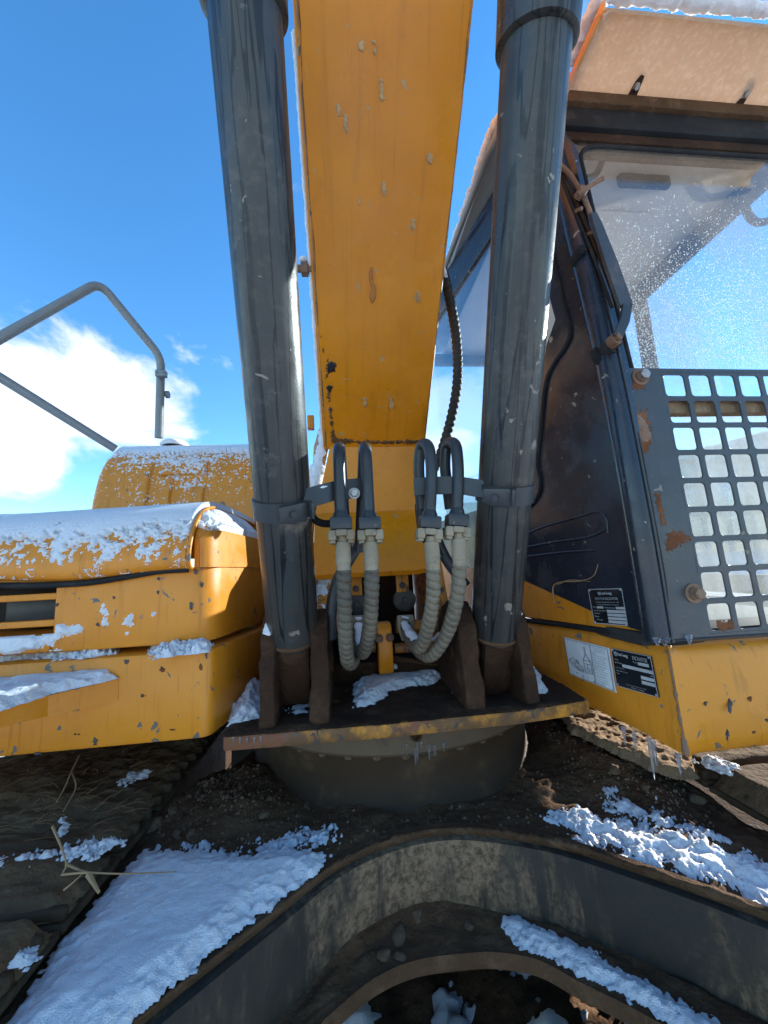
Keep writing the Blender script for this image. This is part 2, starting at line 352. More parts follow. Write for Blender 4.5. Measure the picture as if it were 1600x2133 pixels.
def roughen(o, amp=.004, scale=30, cuts=5, seed=0):
    bm = bmesh.new(); bm.from_mesh(o.data); bmesh.ops.triangulate(bm, faces=[f for f in bm.faces if len(f.verts) > 4])
    for _ in range(cuts):
        es = [e for e in bm.edges if e.calc_length() > .014]
        if not es or len(bm.faces) > 14000: break
        bmesh.ops.subdivide_edges(bm, edges=es, cuts=1, use_grid_fill=True)
    bm.normal_update(); co = np.array([v.co for v in bm.verts]); n = fbm(co*scale, 4, seed)-.45; n2 = fbm(co*scale*.35, 2, seed+5)-.45
    for v, a, c in zip(bm.verts, n, n2): v.co += v.normal*float(a+.8*c)*amp*2
    bm.to_mesh(o.data); bm.free(); o.data.shade_smooth(); return o
def box(name, lo, hi, mat, parent=None, bevel=.006, rot=None, **props):
    bm = bmesh.new(); lo, hi = np.array(lo, float), np.array(hi, float); c = (lo+hi)/2
    bmesh.ops.create_cube(bm, size=1)
    for v in bm.verts:
        q = Vector(((hi-lo)*np.array(v.co)))
        if rot is not None: q = rot @ q
        v.co = q + Vector(c)
    return bm_obj(name, bm, mat, parent, bevel=bevel, **props)
def prism(name, poly, vec, mat, parent=None, bevel=.006, **props):
    """planar polygon (3-D points) extruded along vec"""
    bm = bmesh.new(); a = [bm.verts.new(tuple(map(float, p))) for p in poly]; v = np.array(vec, float)
    c = [bm.verts.new(tuple(map(float, np.array(p)+v))) for p in poly]; n = len(a)
    bm.faces.new(a); bm.faces.new(c[::-1])
    for i in range(n): bm.faces.new((a[i], a[(i+1) % n], c[(i+1) % n], c[i]))
    return bm_obj(name, bm, mat, parent, bevel=bevel, **props)
def frame_of(d):
    d = np.array(d, float); d /= np.linalg.norm(d); a = np.array([0, 0, 1.]) if abs(d[2]) < .9 else np.array([1., 0, 0])
    x = np.cross(a, d); x /= np.linalg.norm(x); return x, np.cross(d, x), d
def lathe_data(p0, axis, prof, seg=32, cap=True):
    """prof: list of (distance along axis, radius)"""
    x, y, d = frame_of(axis); p0 = np.array(p0, float); V = []; Fc = []
    for (t, r) in prof:
        for k in range(seg):
            a = 2*math.pi*k/seg; V.append(p0 + d*t + x*(r*math.cos(a)) + y*(r*math.sin(a)))
    for i in range(len(prof)-1):
        for k in range(seg):
            k2 = (k+1) % seg; Fc.append((i*seg+k, i*seg+k2, (i+1)*seg+k2, (i+1)*seg+k))
    if cap:
        Fc.append(tuple(range(seg))[::-1]); Fc.append(tuple((len(prof)-1)*seg+k for k in range(seg)))
    return V, Fc
def lathe(name, p0, axis, prof, mat, parent=None, seg=32, cap=True, auto=32, **props):
    V, Fc = lathe_data(p0, axis, prof, seg, cap); return mesh_obj(name, V, Fc, mat, parent, True, auto, **props)
def spline(pts, n):
    pts = [np.array(p, float) for p in pts]; ext = [2*pts[0]-pts[1]] + pts + [2*pts[-1]-pts[-2]]
    out = []; segs = len(pts)-1
    for i in range(n+1):
        u = i/n*segs; k = min(int(u), segs-1); t = u-k; a, b, c, e = ext[k:k+4]
        out.append(.5*((2*b) + (-a+c)*t + (2*a-5*b+4*c-e)*t*t + (-a+3*b-3*c+e)*t**3))
    return out
def resample(pts, step):
    pts = np.array(pts); s = np.concatenate([[0], np.cumsum(np.linalg.norm(np.diff(pts, axis=0), axis=1))])
    n = max(2, int(s[-1]/step)); t = np.linspace(0, s[-1], n+1)
    return np.stack([np.interp(t, s, pts[:, k]) for k in range(3)], 1), t
def tube(name, pts, r, mat, parent=None, seg=14, cap=True, auto=50, helix=None, **props):
    pts = np.array(pts, float); n = len(pts); rr = np.full(n, r) if np.isscalar(r) else np.array(r)
    tan = np.gradient(pts, axis=0); tan /= np.linalg.norm(tan, axis=1)[:, None]
    x, y, _ = frame_of(tan[0]); V = []; Fc = []
    for i in range(n):
        x = x - tan[i]*(x @ tan[i]); x /= np.linalg.norm(x); y = np.cross(tan[i], x)
        for k in range(seg):
            a = 2*math.pi*k/seg; V.append(pts[i] + (rr[i] if helix is None else helix(i, a))*(x*math.cos(a)+y*math.sin(a)))
    for i in range(n-1):
        for k in range(seg):
            k2 = (k+1) % seg; Fc.append((i*seg+k, i*seg+k2, (i+1)*seg+k2, (i+1)*seg+k))
    if cap: Fc.append(tuple(range(seg))[::-1]); Fc.append(tuple((n-1)*seg+k for k in range(seg)))
    return mesh_obj(name, V, Fc, mat, parent, True, auto, **props)
def fillet(pts, rad, n=6):
    pts = [np.array(p, float) for p in pts]; out = [pts[0]]
    for i in range(1, len(pts)-1):
        a = pts[i-1]-pts[i]; b = pts[i+1]-pts[i]; la, lb = np.linalg.norm(a), np.linalg.norm(b); r = min(rad, la*.45, lb*.45)
        s, e = pts[i]+a/la*r, pts[i]+b/lb*r
        for k in range(n+1):
            t = k/n; out.append((1-t)**2*s + 2*t*(1-t)*pts[i] + t*t*e)
    return out + [pts[-1]]
def hexbolt(name, p, axis, r, h, mat, parent, washer=True, **props):
    V, Fc = lathe_data(p, axis, [(0, r*.98), (h*.85, r), (h, r*.86)], 6)
    if washer:
        V2, F2 = lathe_data(p, axis, [(0, r*1.35), (h*.25, r*1.35)], 20); off = len(V); V += V2; Fc += [tuple(i+off for i in f) for f in F2]
    return mesh_obj(name, V, Fc, mat, parent, **props)
def loft(name, rows, mat, parent=None, thick=0, smooth=True, auto=40, noise=0, **props):
    rows = [[np.array(q, float) for q in r] for r in rows]; nr, nc = len(rows), len(rows[0])
    V = [q for r in rows for q in r]; Fc = [(i*nc+j, i*nc+j+1, (i+1)*nc+j+1, (i+1)*nc+j) for i in range(nr-1) for j in range(nc-1)]
    o = mesh_obj(name, V, Fc, mat, parent, smooth, None, **props)
    if thick:
        s = o.modifiers.new('thickness', 'SOLIDIFY'); s.thickness = thick; s.offset = -1
        e = o.modifiers.new('split', 'EDGE_SPLIT'); e.split_angle = math.radians(50)
    if auto:
        bm = bmesh.new(); bm.from_mesh(o.data)
        for e in bm.edges:
            if len(e.link_faces) == 2 and e.calc_face_angle(0) > math.radians(auto): e.smooth = False
        bm.to_mesh(o.data); bm.free()
    return o
def sheet(name, pos, nrm, h, mat, parent=None, **props):
    """relief: pos/nrm (a,b,3) surface grid, h (a,b) height; cells without height are left out"""
    a, b = h.shape; keep = np.maximum.reduce([h[:-1, :-1], h[1:, :-1], h[:-1, 1:], h[1:, 1:]]) > 0
    hh = np.where(h > 0, h, -.0015); V = (pos + nrm*hh[..., None]).reshape(-1, 3)
    ii, jj = np.nonzero(keep); q = np.stack([ii*b+jj, (ii+1)*b+jj, (ii+1)*b+jj+1, ii*b+jj+1], 1)
    used = np.unique(q); remap = np.full(a*b, -1); remap[used] = np.arange(len(used)); q = remap[q]; V = V[used]
    me = bpy.data.meshes.new(name); me.from_pydata(V.tolist(), [], q.tolist()); me.materials.append(M[mat]); me.update()
    # make normals look outward
    if len(me.polygons):
        k = len(me.polygons)//2; c = np.array(me.polygons[k].normal)
        if c @ nrm.reshape(-1, 3)[used[q[k][0]]] < 0: me.flip_normals()
    return link(name, me, parent, True, None, **props)
def polydist(poly, X, Y):
    """signed distance to polygon, + inside"""
    poly = np.array(poly, float); d = np.full(X.shape, 1e9); ins = np.zeros(X.shape, bool); n = len(poly)
    for i in range(n):
        a, b = poly[i], poly[(i+1) % n]; e = b-a; t = np.clip(((X-a[0])*e[0]+(Y-a[1])*e[1])/(e@e+1e-12), 0, 1)
        d = np.minimum(d, np.hypot(X-a[0]-t*e[0], Y-a[1]-t*e[1]))
        c = ((a[1] > Y) != (b[1] > Y)) & (X < (b[0]-a[0])*(Y-a[1])/(b[1]-a[1]+1e-12)+a[0]); ins ^= c
    return np.where(ins, d, -d)
def snow_flat(name, pixpoly, Z, mat='snow', step=.006, hmax=.02, k=.6, amp=.02, nsc=14, thr=.0, seed=0, lump=.3, zfun=None, **props):
    """snow lying on a level surface at height Z; outline given in photograph pixels"""
    poly = np.array([P(x, y, Z=Z)[:2] for x, y in pixpoly]); lo = poly.min(0)-.05; hi = poly.max(0)+.05
    X, Y = np.meshgrid(np.arange(lo[0], hi[0], step), np.arange(lo[1], hi[1], step), indexing='ij')
    q = np.stack([X, Y, np.zeros_like(X)], -1); n = fbm(q*nsc, 4, seed)-.5; n2 = fbm(q*nsc*5, 3, seed+9)-.5
    n3 = fbm(q*150, 3, seed+21)-.5; d = polydist(poly, X, Y) + n*amp*2 + n2*amp*1.6 + n3*.015 - thr
    h = hmax*np.clip(d*k/hmax, -1, 1)
    h = np.where(h > 0, np.maximum(h/hmax, 0)**.8*hmax*(1+lump*n*2+n2*lump*1.2) + .0022*n3, h)
    zz = np.full(X.shape, Z) if zfun is None else zfun(X, Y)
    pos = np.stack([X, Y, zz], -1); nr = np.zeros_like(pos); nr[..., 2] = 1
    return sheet(name, pos, nr, h, mat, **props)
def snow_rows(name, rows, hfun, mat='snow', nu=160, nv=80, **props):
    """snow on a lofted surface; rows as in loft(); hfun(u, v, pos) -> height"""
    R = np.array(rows, float); nr, nc = R.shape[:2]
    u = np.linspace(0, nr-1, nu); v = np.linspace(0, nc-1, nv)
    def lerp(A, t, ax):
        i = np.minimum(t.astype(int), A.shape[ax]-2); f = t-i; sh = [1]*A.ndim; sh[ax] = len(t); f = f.reshape(sh)
        return np.take(A, i, ax)*(1-f)+np.take(A, i+1, ax)*f
    pos = lerp(lerp(R, u, 0), v, 1)
    n = np.cross(np.gradient(pos, axis=0), np.gradient(pos, axis=1)); n /= np.linalg.norm(n, axis=-1, keepdims=True)+1e-9
    n = np.where((((CAM-pos)*n).sum(-1) < 0)[..., None] & (n[..., 2:3] < .2), -n, n)
    n = np.where(n[..., 2:3] < -.05, -n, n)
    U, Vv = np.meshgrid(u/(nr-1), v/(nc-1), indexing='ij')
    return sheet(name, pos, n, hfun(U, Vv, pos), mat, **props)

# ================================================================== SETTING
def build_ground():
    n = 60; r = np.concatenate([[0], np.geomspace(.6, 4000, n)]); seg = 72; V = []; Fc = []
    for i, ri in enumerate(r):
        for k in range(seg):
            a = 2*math.pi*k/seg; V.append((.2+ri*math.cos(a), 1.2+ri*math.sin(a), 0))
    V = np.array(V); h = (fbm(V*1.6, 4, 3)-.5)*.16*np.clip(1-np.hypot(V[:, 0], V[:, 1])/40, 0, 1); V[:, 2] = h-.02
    for i in range(len(r)-1):
        for k in range(seg):
            k2 = (k+1) % seg; Fc.append((i*seg+k, (i+1)*seg+k, (i+1)*seg+k2, i*seg+k2))
    mesh_obj('ground', V, Fc, 'ground', None, True, kind='structure', label='muddy field with patches of thin snow')
    # finer churned soil under and around the machine
    X, Y = np.meshgrid(np.arange(-2.2, 2.8, .015), np.arange(.2, 3.4, .015), indexing='ij'); q = np.stack([X, Y, X*0], -1)
    z = .02+.20*(fbm(q*4.2, 6, 21, .58)-.42)
    edge = np.minimum.reduce([X+2.2, 2.8-X, Y-.2, 3.4-Y]); z = z*np.clip(edge/.4, 0, 1)
    nr = np.zeros_like(q); nr[..., 2] = 1
    sheet('churned_soil', q+nr*.0, nr, z+.012, 'mud', kind='stuff', label='churned frozen mud under the excavator', category='mud')
    sn = np.clip((fbm(q*7, 5, 77, .6)-.55)*.35, -.01, .03)
    sheet('ground_snow', q+nr*(z+.012)[..., None], nr, np.where(z > .0, sn, -1), 'snow', kind='stuff', label='broken snow crust lying on the mud under the machine', category='snow')
build_ground()

def build_hill():
    az = np.radians(np.linspace(-12, 100, 120)); rr = np.linspace(45, 190, 50); A, R = np.meshgrid(az, rr, indexing='ij')
    X, Y = R*np.sin(A), R*np.cos(A); q = np.stack([X, Y, X*0], -1)
    env = np.clip((np.degrees(A)+12)/22, 0, 1)**1.2*np.clip((100-np.degrees(A))/40, 0, 1); t = np.clip((R-45)/75, 0, 1); t = t*t*(3-2*t)
    z = 26*env*t*(.85+.3*fbm(q*.02, 4, 4)) + (fbm(q*.12, 4, 9)-.5)*2*t - .5
    rows = np.stack([X, Y, z], -1); loft('hill', rows, 'hillside', None, auto=None, kind='structure', label='dry grassy hillside dusted with snow')
build_hill()

EX = empty('excavator', (.15, 1.75, 0), label='large yellow and charcoal tracked excavator with snow on it', category='excavator')

# ================================================================== UNDERCARRIAGE
FC = spline([(-.66, .40, 0), (-.50, .565, 0), (-.351, .728, 0), (-.19, .875, 0), (-.048, 1.0, 0), (.08, 1.056, 0), (.2, 1.072, 0), (.311, 1.053, 0), (.466, .984, 0), (.6, .88, 0), (.749, .74, 0), (.92, .55, 0), (1.04, .42, 0)], 96)
FC = np.array(FC)
BC = np.array(spline([(-.575, 1.17, 0), (-.50, 1.40, 0), (-.37, 1.66, 0), (-.1, 1.9, 0), (.2, 2.0, 0), (.5, 1.95, 0), (.80, 1.78, 0), (.955, 1.55, 0), (.965, 1.15, 0)], 96))
ZT = .79; ZF = .62
def carz(X, Y):
    q = np.stack([X, Y, X*0], -1); n = fbm(q*9, 5, 5, .55); m = fbm(q*2.2, 3, 8)
    piles = .05*np.exp(-(((X+.42)/.16)**2+((Y-1.33)/.17)**2)) + .035*np.exp(-(((X-.80)/.10)**2+((Y-1.22)/.3)**2))
    return ZT-.012 + .045*(n-.45) + .02*(m-.5) + .012*(1-np.abs(2*fbm(q*32, 3, 6)-1)-.6) + piles*(.4+1.2*n)
def build_carbody():
    nv = 110; t = np.linspace(0, 1, nv)[None, :, None]**1.15
    A = FC[:, None, :]; B = BC[:, None, :]; pos = A*(1-t)+B*t
    # refine along u
    u = np.linspace(0, len(FC)-1, 260); i = np.minimum(u.astype(int), len(FC)-2); f = (u-i)[:, None, None]; pos = pos[i]*(1-f)+pos[i+1]*f
    z = carz(pos[..., 0], pos[..., 1]); fade = np.clip(np.linspace(0, 1, nv)*14, 0, 1)[None, :]
    pos[..., 2] = (ZT-.008)*(1-fade) + z*fade
    car = loft('carbody', [[p for p in FC+np.array([0, 0, ZT])], [p for p in FC+np.array([0, 0, ZT-.015])]], 'mud', EX, auto=60)
    loft('mud_cake', pos, 'mud', car, auto=None)
    # steel web below the arched top edge, the lower flange and its lip
    lean = np.array([0, .008, 0])
    loft('web_plate', [FC+np.array([0, 0, ZT-.014])+lean, FC+np.array([0, 0, .74])+lean, FC+np.array([0, 0, .68])+lean*1.2, FC+np.array([0, 0, ZF])+lean], 'web', car, thick=.03, auto=None)
    lip = [P(x, y, Z=ZF) for x, y in ((560, 2240), (640, 2165), (700, 2107), (784, 2040), (869, 2004), (970, 1990), (1037, 1988), (1122, 2004), (1206, 2049), (1319, 2105), (1450, 2180), (1580, 2260))]
    LC = np.array(spline(lip, 96))
    rows = []
    for k in range(16):
        s = k/15; row = (FC+lean)*(1-s)+LC*s; row[:, 2] = ZF + .028*(fbm(row*11, 5, 31)-.35)*(1-s)**.5 + .05*(1-s)**3*np.exp(-((row[:, 0]-.1)/.2)**2)
        rows.append(row)
    loft('flange_plate', rows, 'mud', car, auto=None)
    loft('flange_lip', [LC+np.array([0, 0, .004]), LC+np.array([0, -.004, -.012]), LC+np.array([0, 0, -.028]), LC+np.array([0, .05, -.03])], 'mud', car)
    loft('edge_lip', [FC+np.array([0, .02, ZT+.001]), FC+np.array([0, -.004, ZT]), FC+np.array([0, -.005, ZT-.004]), FC+np.array([0, -.004, ZT-.015]), FC+np.array([0, .012, ZT-.0165])], 'mud', car, auto=30)
    wb = FC+np.array([0, -.004, ZF+.006]); tube('weld_bead', resample(wb, .004)[0], [.006+.003*random.random() for _ in resample(wb, .004)[0]], 'mud_dark', car, 7)
    p_, t_ = resample(FC+np.array([0, -.001, ZT-.002]), .005); nn = fbm(p_*40, 4, 15); tube('edge_crust', p_, .004+.010*np.clip(nn-.42, 0, 1)*2, 'mud', car, 8)
    # dark boxes added so no sunlit ground shows through the gaps
    box('rear_gap_filler', (-.50, 2.45, .35), (.95, 2.75, .93), 'mud_dark', car, .02)
    box('dark_gap_panel', (-.55, 1.95, .30), (-.30, 2.0, .93), 'cavity', car, .004)
    box('swing_frame', (-1.1, 1.80, .91), (.66, 3.2, 1.028), 'mud_dark', EX, .01)
    box('belly_plate', (-.35, 1.14, .60), (.75, 2.3, .615), 'mud_dark', car, .004)
    return car
CAR = build_carbody()
RC = (.17, 1.73)
def build_slew():
    c = (RC[0], RC[1], 0); ax = (0, 0, 1)
    s = lathe('slew_ring', c, ax, [(.925, .50), (.925, .562), (.935, .572), (1.005, .572), (1.012, .56), (1.012, .45)], 'ringsteel', EX, 96, False)
    lathe('slew_tub', c, ax, [(.77, .56), (.79, .545), (.81, .532), (.87, .528), (.90, .535), (.925, .545), (.93, .50)], 'tubsteel', EX, 96, False)
    for k in range(-7, 8):
        a = math.radians(-2 + k*9.0); p = (RC[0]+.535*math.sin(a), RC[1]-.535*math.cos(a), .926)
        hexbolt('ring_bolt', p, (0, 0, -1), .013, .018, 'ringsteel', s, False)
    # grease port plate on the front of the ring
    p = P(867, 1531, Y=RC[1]-.575)
    lathe('grease_port', p, (0, -1, 0), [(-.01, .016), (.006, .016), (.006, .010), (-.002, .008)], 'mud_dark', s, 16)
build_slew()

def make_shoe(xc):
    bm = bmesh.new()
    def bx(x0, x1, y0, y1, z0, z1):
        v = [bm.verts.new((x, y, z)) for x in (x0, x1) for y in (y0, y1) for z in (z0, z1)]
        for f in ((0, 1, 3, 2), (4, 6, 7, 5), (0, 4, 5, 1), (2, 3, 7, 6), (0, 2, 6, 4), (1, 5, 7, 3)): bm.faces.new([v[i] for i in f])
    bx(-.30, .30, -.092, .092, -.016, 0)
    for y in (-.078, -.012, .052): bx(-.296, .296, y-.009, y+.009, 0.0005, .024)
    bx(-.12, -.06, -.08, .08, -.09, -.017); bx(.06, .12, -.08, .08, -.09, -.017)
    bmesh.ops.recalc_face_normals(bm, faces=bm.faces)
    bmesh.ops.bevel(bm, geom=[e for e in bm.edges if len(e.link_faces) == 2], offset=.004, segments=1, affect='EDGES', clamp_overlap=True)
    me = bpy.data.meshes.new('track_shoe'); bm.to_mesh(me); bm.free(); me.materials.append(M['shoe']); return me
SHOE = make_shoe(0)
_t = bpy.data.objects.new('track_shoe', SHOE); roughen(_t, .0028, 38, 4, 9); bpy.data.objects.remove(_t)
def build_track(xc, label, wide=1.0):
    ztop = .835; rid = .36; yc = .62; zc = ztop-rid-.016
    poly = [(xc, y, z) for y, z in ((.72, .28), (3.3, .28), (3.3, .62), (.72, .62))]
    tr = prism('track', [np.array(p)-np.array([.16, 0, 0]) for p in poly], (.32, 0, 0), 'mud_dark', EX, .02, label=label)
    lathe('idler_wheel', (xc-.07, yc, zc), (1, 0, 0), [(0, .1), (0, .33), (.02, .345), (.12, .345), (.14, .33), (.14, .1)], 'mud', tr, 40)
    pitch = .19; y = 3.25; k = 0
    while y > yc:
        o = link('track_shoe', SHOE, tr); o.scale = (wide, 1, 1); o.location = (xc, y, ztop+random.uniform(-.006, .006)-.018*math.sin(math.pi*(y-yc)/2.6))
        o.rotation_euler = (random.uniform(-.05, .05), random.uniform(-.012, .012), 0); y -= pitch
    a = pitch/(rid+.016)*.5
    while a < math.pi:
        o = link('track_shoe', SHOE, tr); o.scale = (wide, 1, 1); o.location = (xc, yc-(rid+.016)*math.sin(a), zc+(rid+.016)*math.cos(a)); o.rotation_euler = (a, 0, 0); a += pitch/(rid+.016)
    y = yc+.1
    while y < 3.3:
        o = link('track_shoe', SHOE, tr); o.scale = (wide, 1, 1); o.location = (xc, y, zc-rid-.016); o.rotation_euler = (math.pi, 0, 0); y += pitch
    return tr
XL, XR = -.930, 1.262
TL = build_track(XL, 'mud-caked crawler track on the tool box side', 1.28); TR = build_track(XR, 'crawler track below the cab with sunlit mud')
def track_mud(xc, parent, y0, y1, hb, seed, mat, hw=.31):
    X, Y = np.meshgrid(np.arange(xc-hw, xc+hw+.002, .006), np.arange(y0, y1, .006), indexing='ij'); q = np.stack([X, Y, X*0], -1)
    n = fbm(q*np.array([4, 9, 1]), 5, seed, .58); m = fbm(q*np.array([2, 1.5, 1]), 3, seed+4)
    jt = ((Y-3.25+.095) % .19); jd = np.minimum(jt, .19-jt); near = np.clip((1.15-Y)/.1, 0, 1)
    h = hb*(n-.35)*(1-.45*near)+.05*(m-.5)*(1-near) + .02 + .014*near - .045*near*np.exp(-(jd/.016)**2)
    e = np.minimum.reduce([X-(xc-hw), (xc+hw-.004)-X, Y-y0, y1-Y]); h = h - .05*np.clip(1-e/.05, 0, 1)
    pos = q.copy(); pos[..., 2] = .832; nr = np.zeros_like(pos); nr[..., 2] = 1
    sheet('mud_crust', pos, nr, h, mat, parent, kind='stuff')
track_mud(XL, TL, .60, 2.9, .10, 41, 'track_mud', .395); track_mud(XR, TR, .58, 1.22, .05, 53, 'track_mud')
# ridge of mud, paled in colour to look sunlit, squeezed between the right track and the carbody, and darker crumbs at its foot
def mud_bank():
    X, Y = np.meshgrid(np.arange(.75, 1.28, .0045), np.arange(1.0, 2.5, .0045), indexing='ij'); q = np.stack([X, Y, X*0], -1)
    n = fbm(q*np.array([13, 10, 1]), 5, 61, .6); m = fbm(q*3.5, 3, 66)
    cl = 1-np.abs(2*fbm(q*26, 3, 64)-1)
    h = .022+.030*(n-.45)+.010*(m-.5)+.020*(cl-.6) - .05*(X-.80) - .09*np.clip((.82+.10*(m-.5)+.10*(n-.5)+.03*(cl-.6)-X)/.045, 0, 2) - .10*np.clip((1.08+.55*np.clip(X-.93, 0, 1)+.12*(m-.5)+.15*(n-.5)-Y)/.07, 0, 2)
    pos = q.copy(); pos[..., 2] = .842; nr = np.zeros_like(pos); nr[..., 2] = 1
    sheet('sunlit_mud_ridge', pos, nr, h, 'mud_light', TR, kind='stuff')
    X, Y = np.meshgrid(np.arange(.66, .90, .005), np.arange(.85, 2.2, .005), indexing='ij'); q = np.stack([X, Y, X*0], -1)
    n = fbm(q*15, 5, 68, .6); h = .06*(n-.42) - np.abs(X-.79)*.30
    e = np.minimum(Y-.85, 2.2-Y); h = h-.06*np.clip(1-e/.12, 0, 1)
    pos = q.copy(); pos[..., 2] = .785; nr = np.zeros_like(pos); nr[..., 2] = 1
    sheet('mud_crumbs', pos, nr, h, 'mud', CAR, kind='stuff')
mud_bank()

# ================================================================== UPPER FRAME
def build_deck():
    ZD = 1.05
    fr = [(-.328, 1.090), (-.30, 1.087), (.1, 1.072), (.45, 1.078), (.60, 1.095), (.68, 1.11)]
    poly = [(x, y, ZD) for x, y in fr] + [(.72, 1.75, ZD), (-.36, 1.75, ZD)]
    d = prism('deck_plate', poly, (0, 0, -.036), 'deck_edge', EX, .006)
    # oily grime lying on the plate
    X, Y = np.meshgrid(np.arange(-.33, .68, .005), np.arange(1.065, 1.7, .005), indexing='ij'); q = np.stack([X, Y, X*0], -1)
    ed = np.interp(X, [a_[0] for a_ in fr], [a_[1] for a_ in fr]); h = .022*(fbm(q*14, 5, 71)-.30); e = Y-(ed+.001+.012*np.clip(fbm(q*20, 2, 5)-.5, 0, 1)); h = np.where(e < 0, -1, h*np.clip(.35+e/.03, 0, 1))
    pos = q.copy(); pos[..., 2] = ZD+.001; nr = np.zeros_like(pos); nr[..., 2] = 1
    sheet('oily_grime', pos, nr, h, 'mud_dark', d, kind='stuff')
    lug = [(1.105, 1.046), (1.12, 1.20), (1.135, 1.275), (1.16, 1.315), (1.20, 1.335), (1.27, 1.335), (1.33, 1.31), (1.42, 1.18), (1.46, 1.046)]
    for x0, x1 in ((-.243, -.203), (-.108, -.058), (.318, .372), (.492, .53)):
        roughen(prism('cylinder_bracket', [(x0, y, z) for y, z in lug], (x1-x0, 0, 0), 'mud_dark', EX, .007), .006, 34, 6, int(x0*50))
    # pins through the brackets
    for xa, xb in ((-.252, -.049), (.308, .539)):
        lathe('foot_pin', (xa, 1.235, 1.19), (1, 0, 0), [(0, .038), (xb-xa, .038)], 'mud_dark', EX, 24)
    return d
DECK = build_deck()
def build_frame():
    # side plates of the boom foot, cover over the pit and the dark pit behind it
    for x0, x1, m in ((-.150, -.128, 'yellow_dirty'), (.352, .378, 'yellow_dirty')):
        prism('boom_foot_plate', [(x0, y, z) for y, z in ((1.40, 1.05), (1.42, 1.25), (1.50, 1.45), (1.62, 1.66), (1.75, 1.74), (2.2, 1.75), (2.2, 1.05))], (x1-x0, 0, 0), m, EX, .006)
    rows = []
    prof = [(1.745, 1.715), (1.72, 1.70), (1.68, 1.685), (1.60, 1.60), (1.545, 1.515), (1.518, 1.47), (1.512, 1.445), (1.522, 1.432)]
    for y, z in prof:
        rows.append([(x, y, z+ (.022*max(0, (x-.27)/.08)**2 if z < 1.5 else 0)) for x in np.linspace(-.125, .350, 24)])
    loft('foot_cover', rows, 'yellow_boom', EX, thick=.012)
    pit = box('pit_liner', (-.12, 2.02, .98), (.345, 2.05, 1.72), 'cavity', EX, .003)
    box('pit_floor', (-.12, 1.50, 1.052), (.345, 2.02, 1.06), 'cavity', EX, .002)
    # plugs on tabs, seen in the pit
    for px_, py_, tx, ty in ((842, 1249, 838, 1215), (745, 1258, 741, 1222)):
        c = P(px_, py_, Y=1.60); lathe('damper_plug', c, (0, -1, 0), [(-.03, .030), (.0, .046), (.012, .046), (.016, .040), (.017, .012), (.024, .010)], 'plug', EX, 28)
        t = P(tx, ty, Y=1.585); tb = box('plug_tab', t+np.array([-.026, -.004, -.035]), t+np.array([.026, .004, .035]), 'yellow_dirty', EX, .003)
        hexbolt('tab_bolt', t+np.array([0, -.004, -.008]), (0, -1, 0), .010, .01, 'plug', tb)
    # manifold clamp with two bolts, cross pipes and flanges of the swivel hoses
    a = P(784, 1298, Y=1.42); b2 = P(820, 1400, Y=1.42)
    mb = prism('manifold_clamp', [(a[0], 1.42, a[2]), (a[0], 1.395, a[2]-.02), (a[0], 1.39, a[2]-.10), (a[0], 1.40, b2[2]), (a[0], 1.46, b2[2]), (a[0], 1.47, a[2])], (b2[0]-a[0], 0, 0), 'yellow_boom', EX, .008)
    for bx_, by_ in ((790, 1330), (812, 1328)): hexbolt('clamp_bolt', P(bx_, by_, Y=1.392), (0, -1, 0), .011, .012, 'rustbolt', mb)
    for (xa, ya), (xb, yb), r in (((825, 1305), (935, 1302), .024), ((700, 1300), (782, 1302), .022), ((822, 1350), (900, 1346), .018), ((715, 1345), (782, 1348), .018)):
        tube('cross_pipe', [P(xa, ya, Y=1.45), P(xb, yb, Y=1.45)], r, 'yellow_dirty', EX, 18)
    for fx, fy in ((846, 1302), (748, 1303)):
        c = P(fx, fy, Y=1.40); fl = prism('hose_flange', [c+np.array(v) for v in ((-.030, 0, .034), (.030, 0, .034), (.030, 0, -.01), (.012, 0, -.055), (-.018, 0, -.055), (-.030, 0, -.01))], (0, .02, 0), 'flange', EX, .006)
        for ox, oz in ((-.017, .02), (.017, .02), (-.002, -.04)): hexbolt('flange_bolt', c+np.array([ox, 0, oz]), (0, -1, 0), .009, .009, 'flange', fl)
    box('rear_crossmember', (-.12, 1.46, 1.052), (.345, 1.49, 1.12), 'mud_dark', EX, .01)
    tube('loom', [P(x, y, Y=1.47) for x, y in ((818, 1372), (850, 1376), (890, 1382), (925, 1385))], .011, 'mud', EX, 10)
    b = P(817, 1395, Z=1.085); bf = lathe('grease_fitting', b-np.array([0, 0, .035]), (0, 0, 1), [(0, .034), (.02, .032), (.028, .024), (.045, .022), (.05, .012)], 'mud_dark', EX, 12)
    # sloping gusset left of the pit that carries drifted snow
    g = [P(655, 1150, Y=1.62), P(712, 1150, Y=1.62), P(705, 1300, Y=1.48), P(660, 1300, Y=1.48)]
    loft('gusset', [[g[0], g[1]], [g[3], g[2]]], 'yellow_dirty', EX, thick=.01)
    gr = [[g[0]*(1-t)+g[3]*t + (g[1]*(1-t)+g[2]*t - g[0]*(1-t)-g[3]*t)*s for s in np.linspace(0, 1, 6)] for t in np.linspace(0, 1, 6)]
    snow_rows('snow_drift', gr, lambda U, V, p: .016*np.clip((fbm(p*30, 4, 3)-.30)*3, -1, 1)*np.where((V > .02) & (V < .98), 1, -1), 'snow', 90, 60, kind='stuff', label='snow drifted on the sloping gusset beside the left boom cylinder', category='snow')
build_frame()

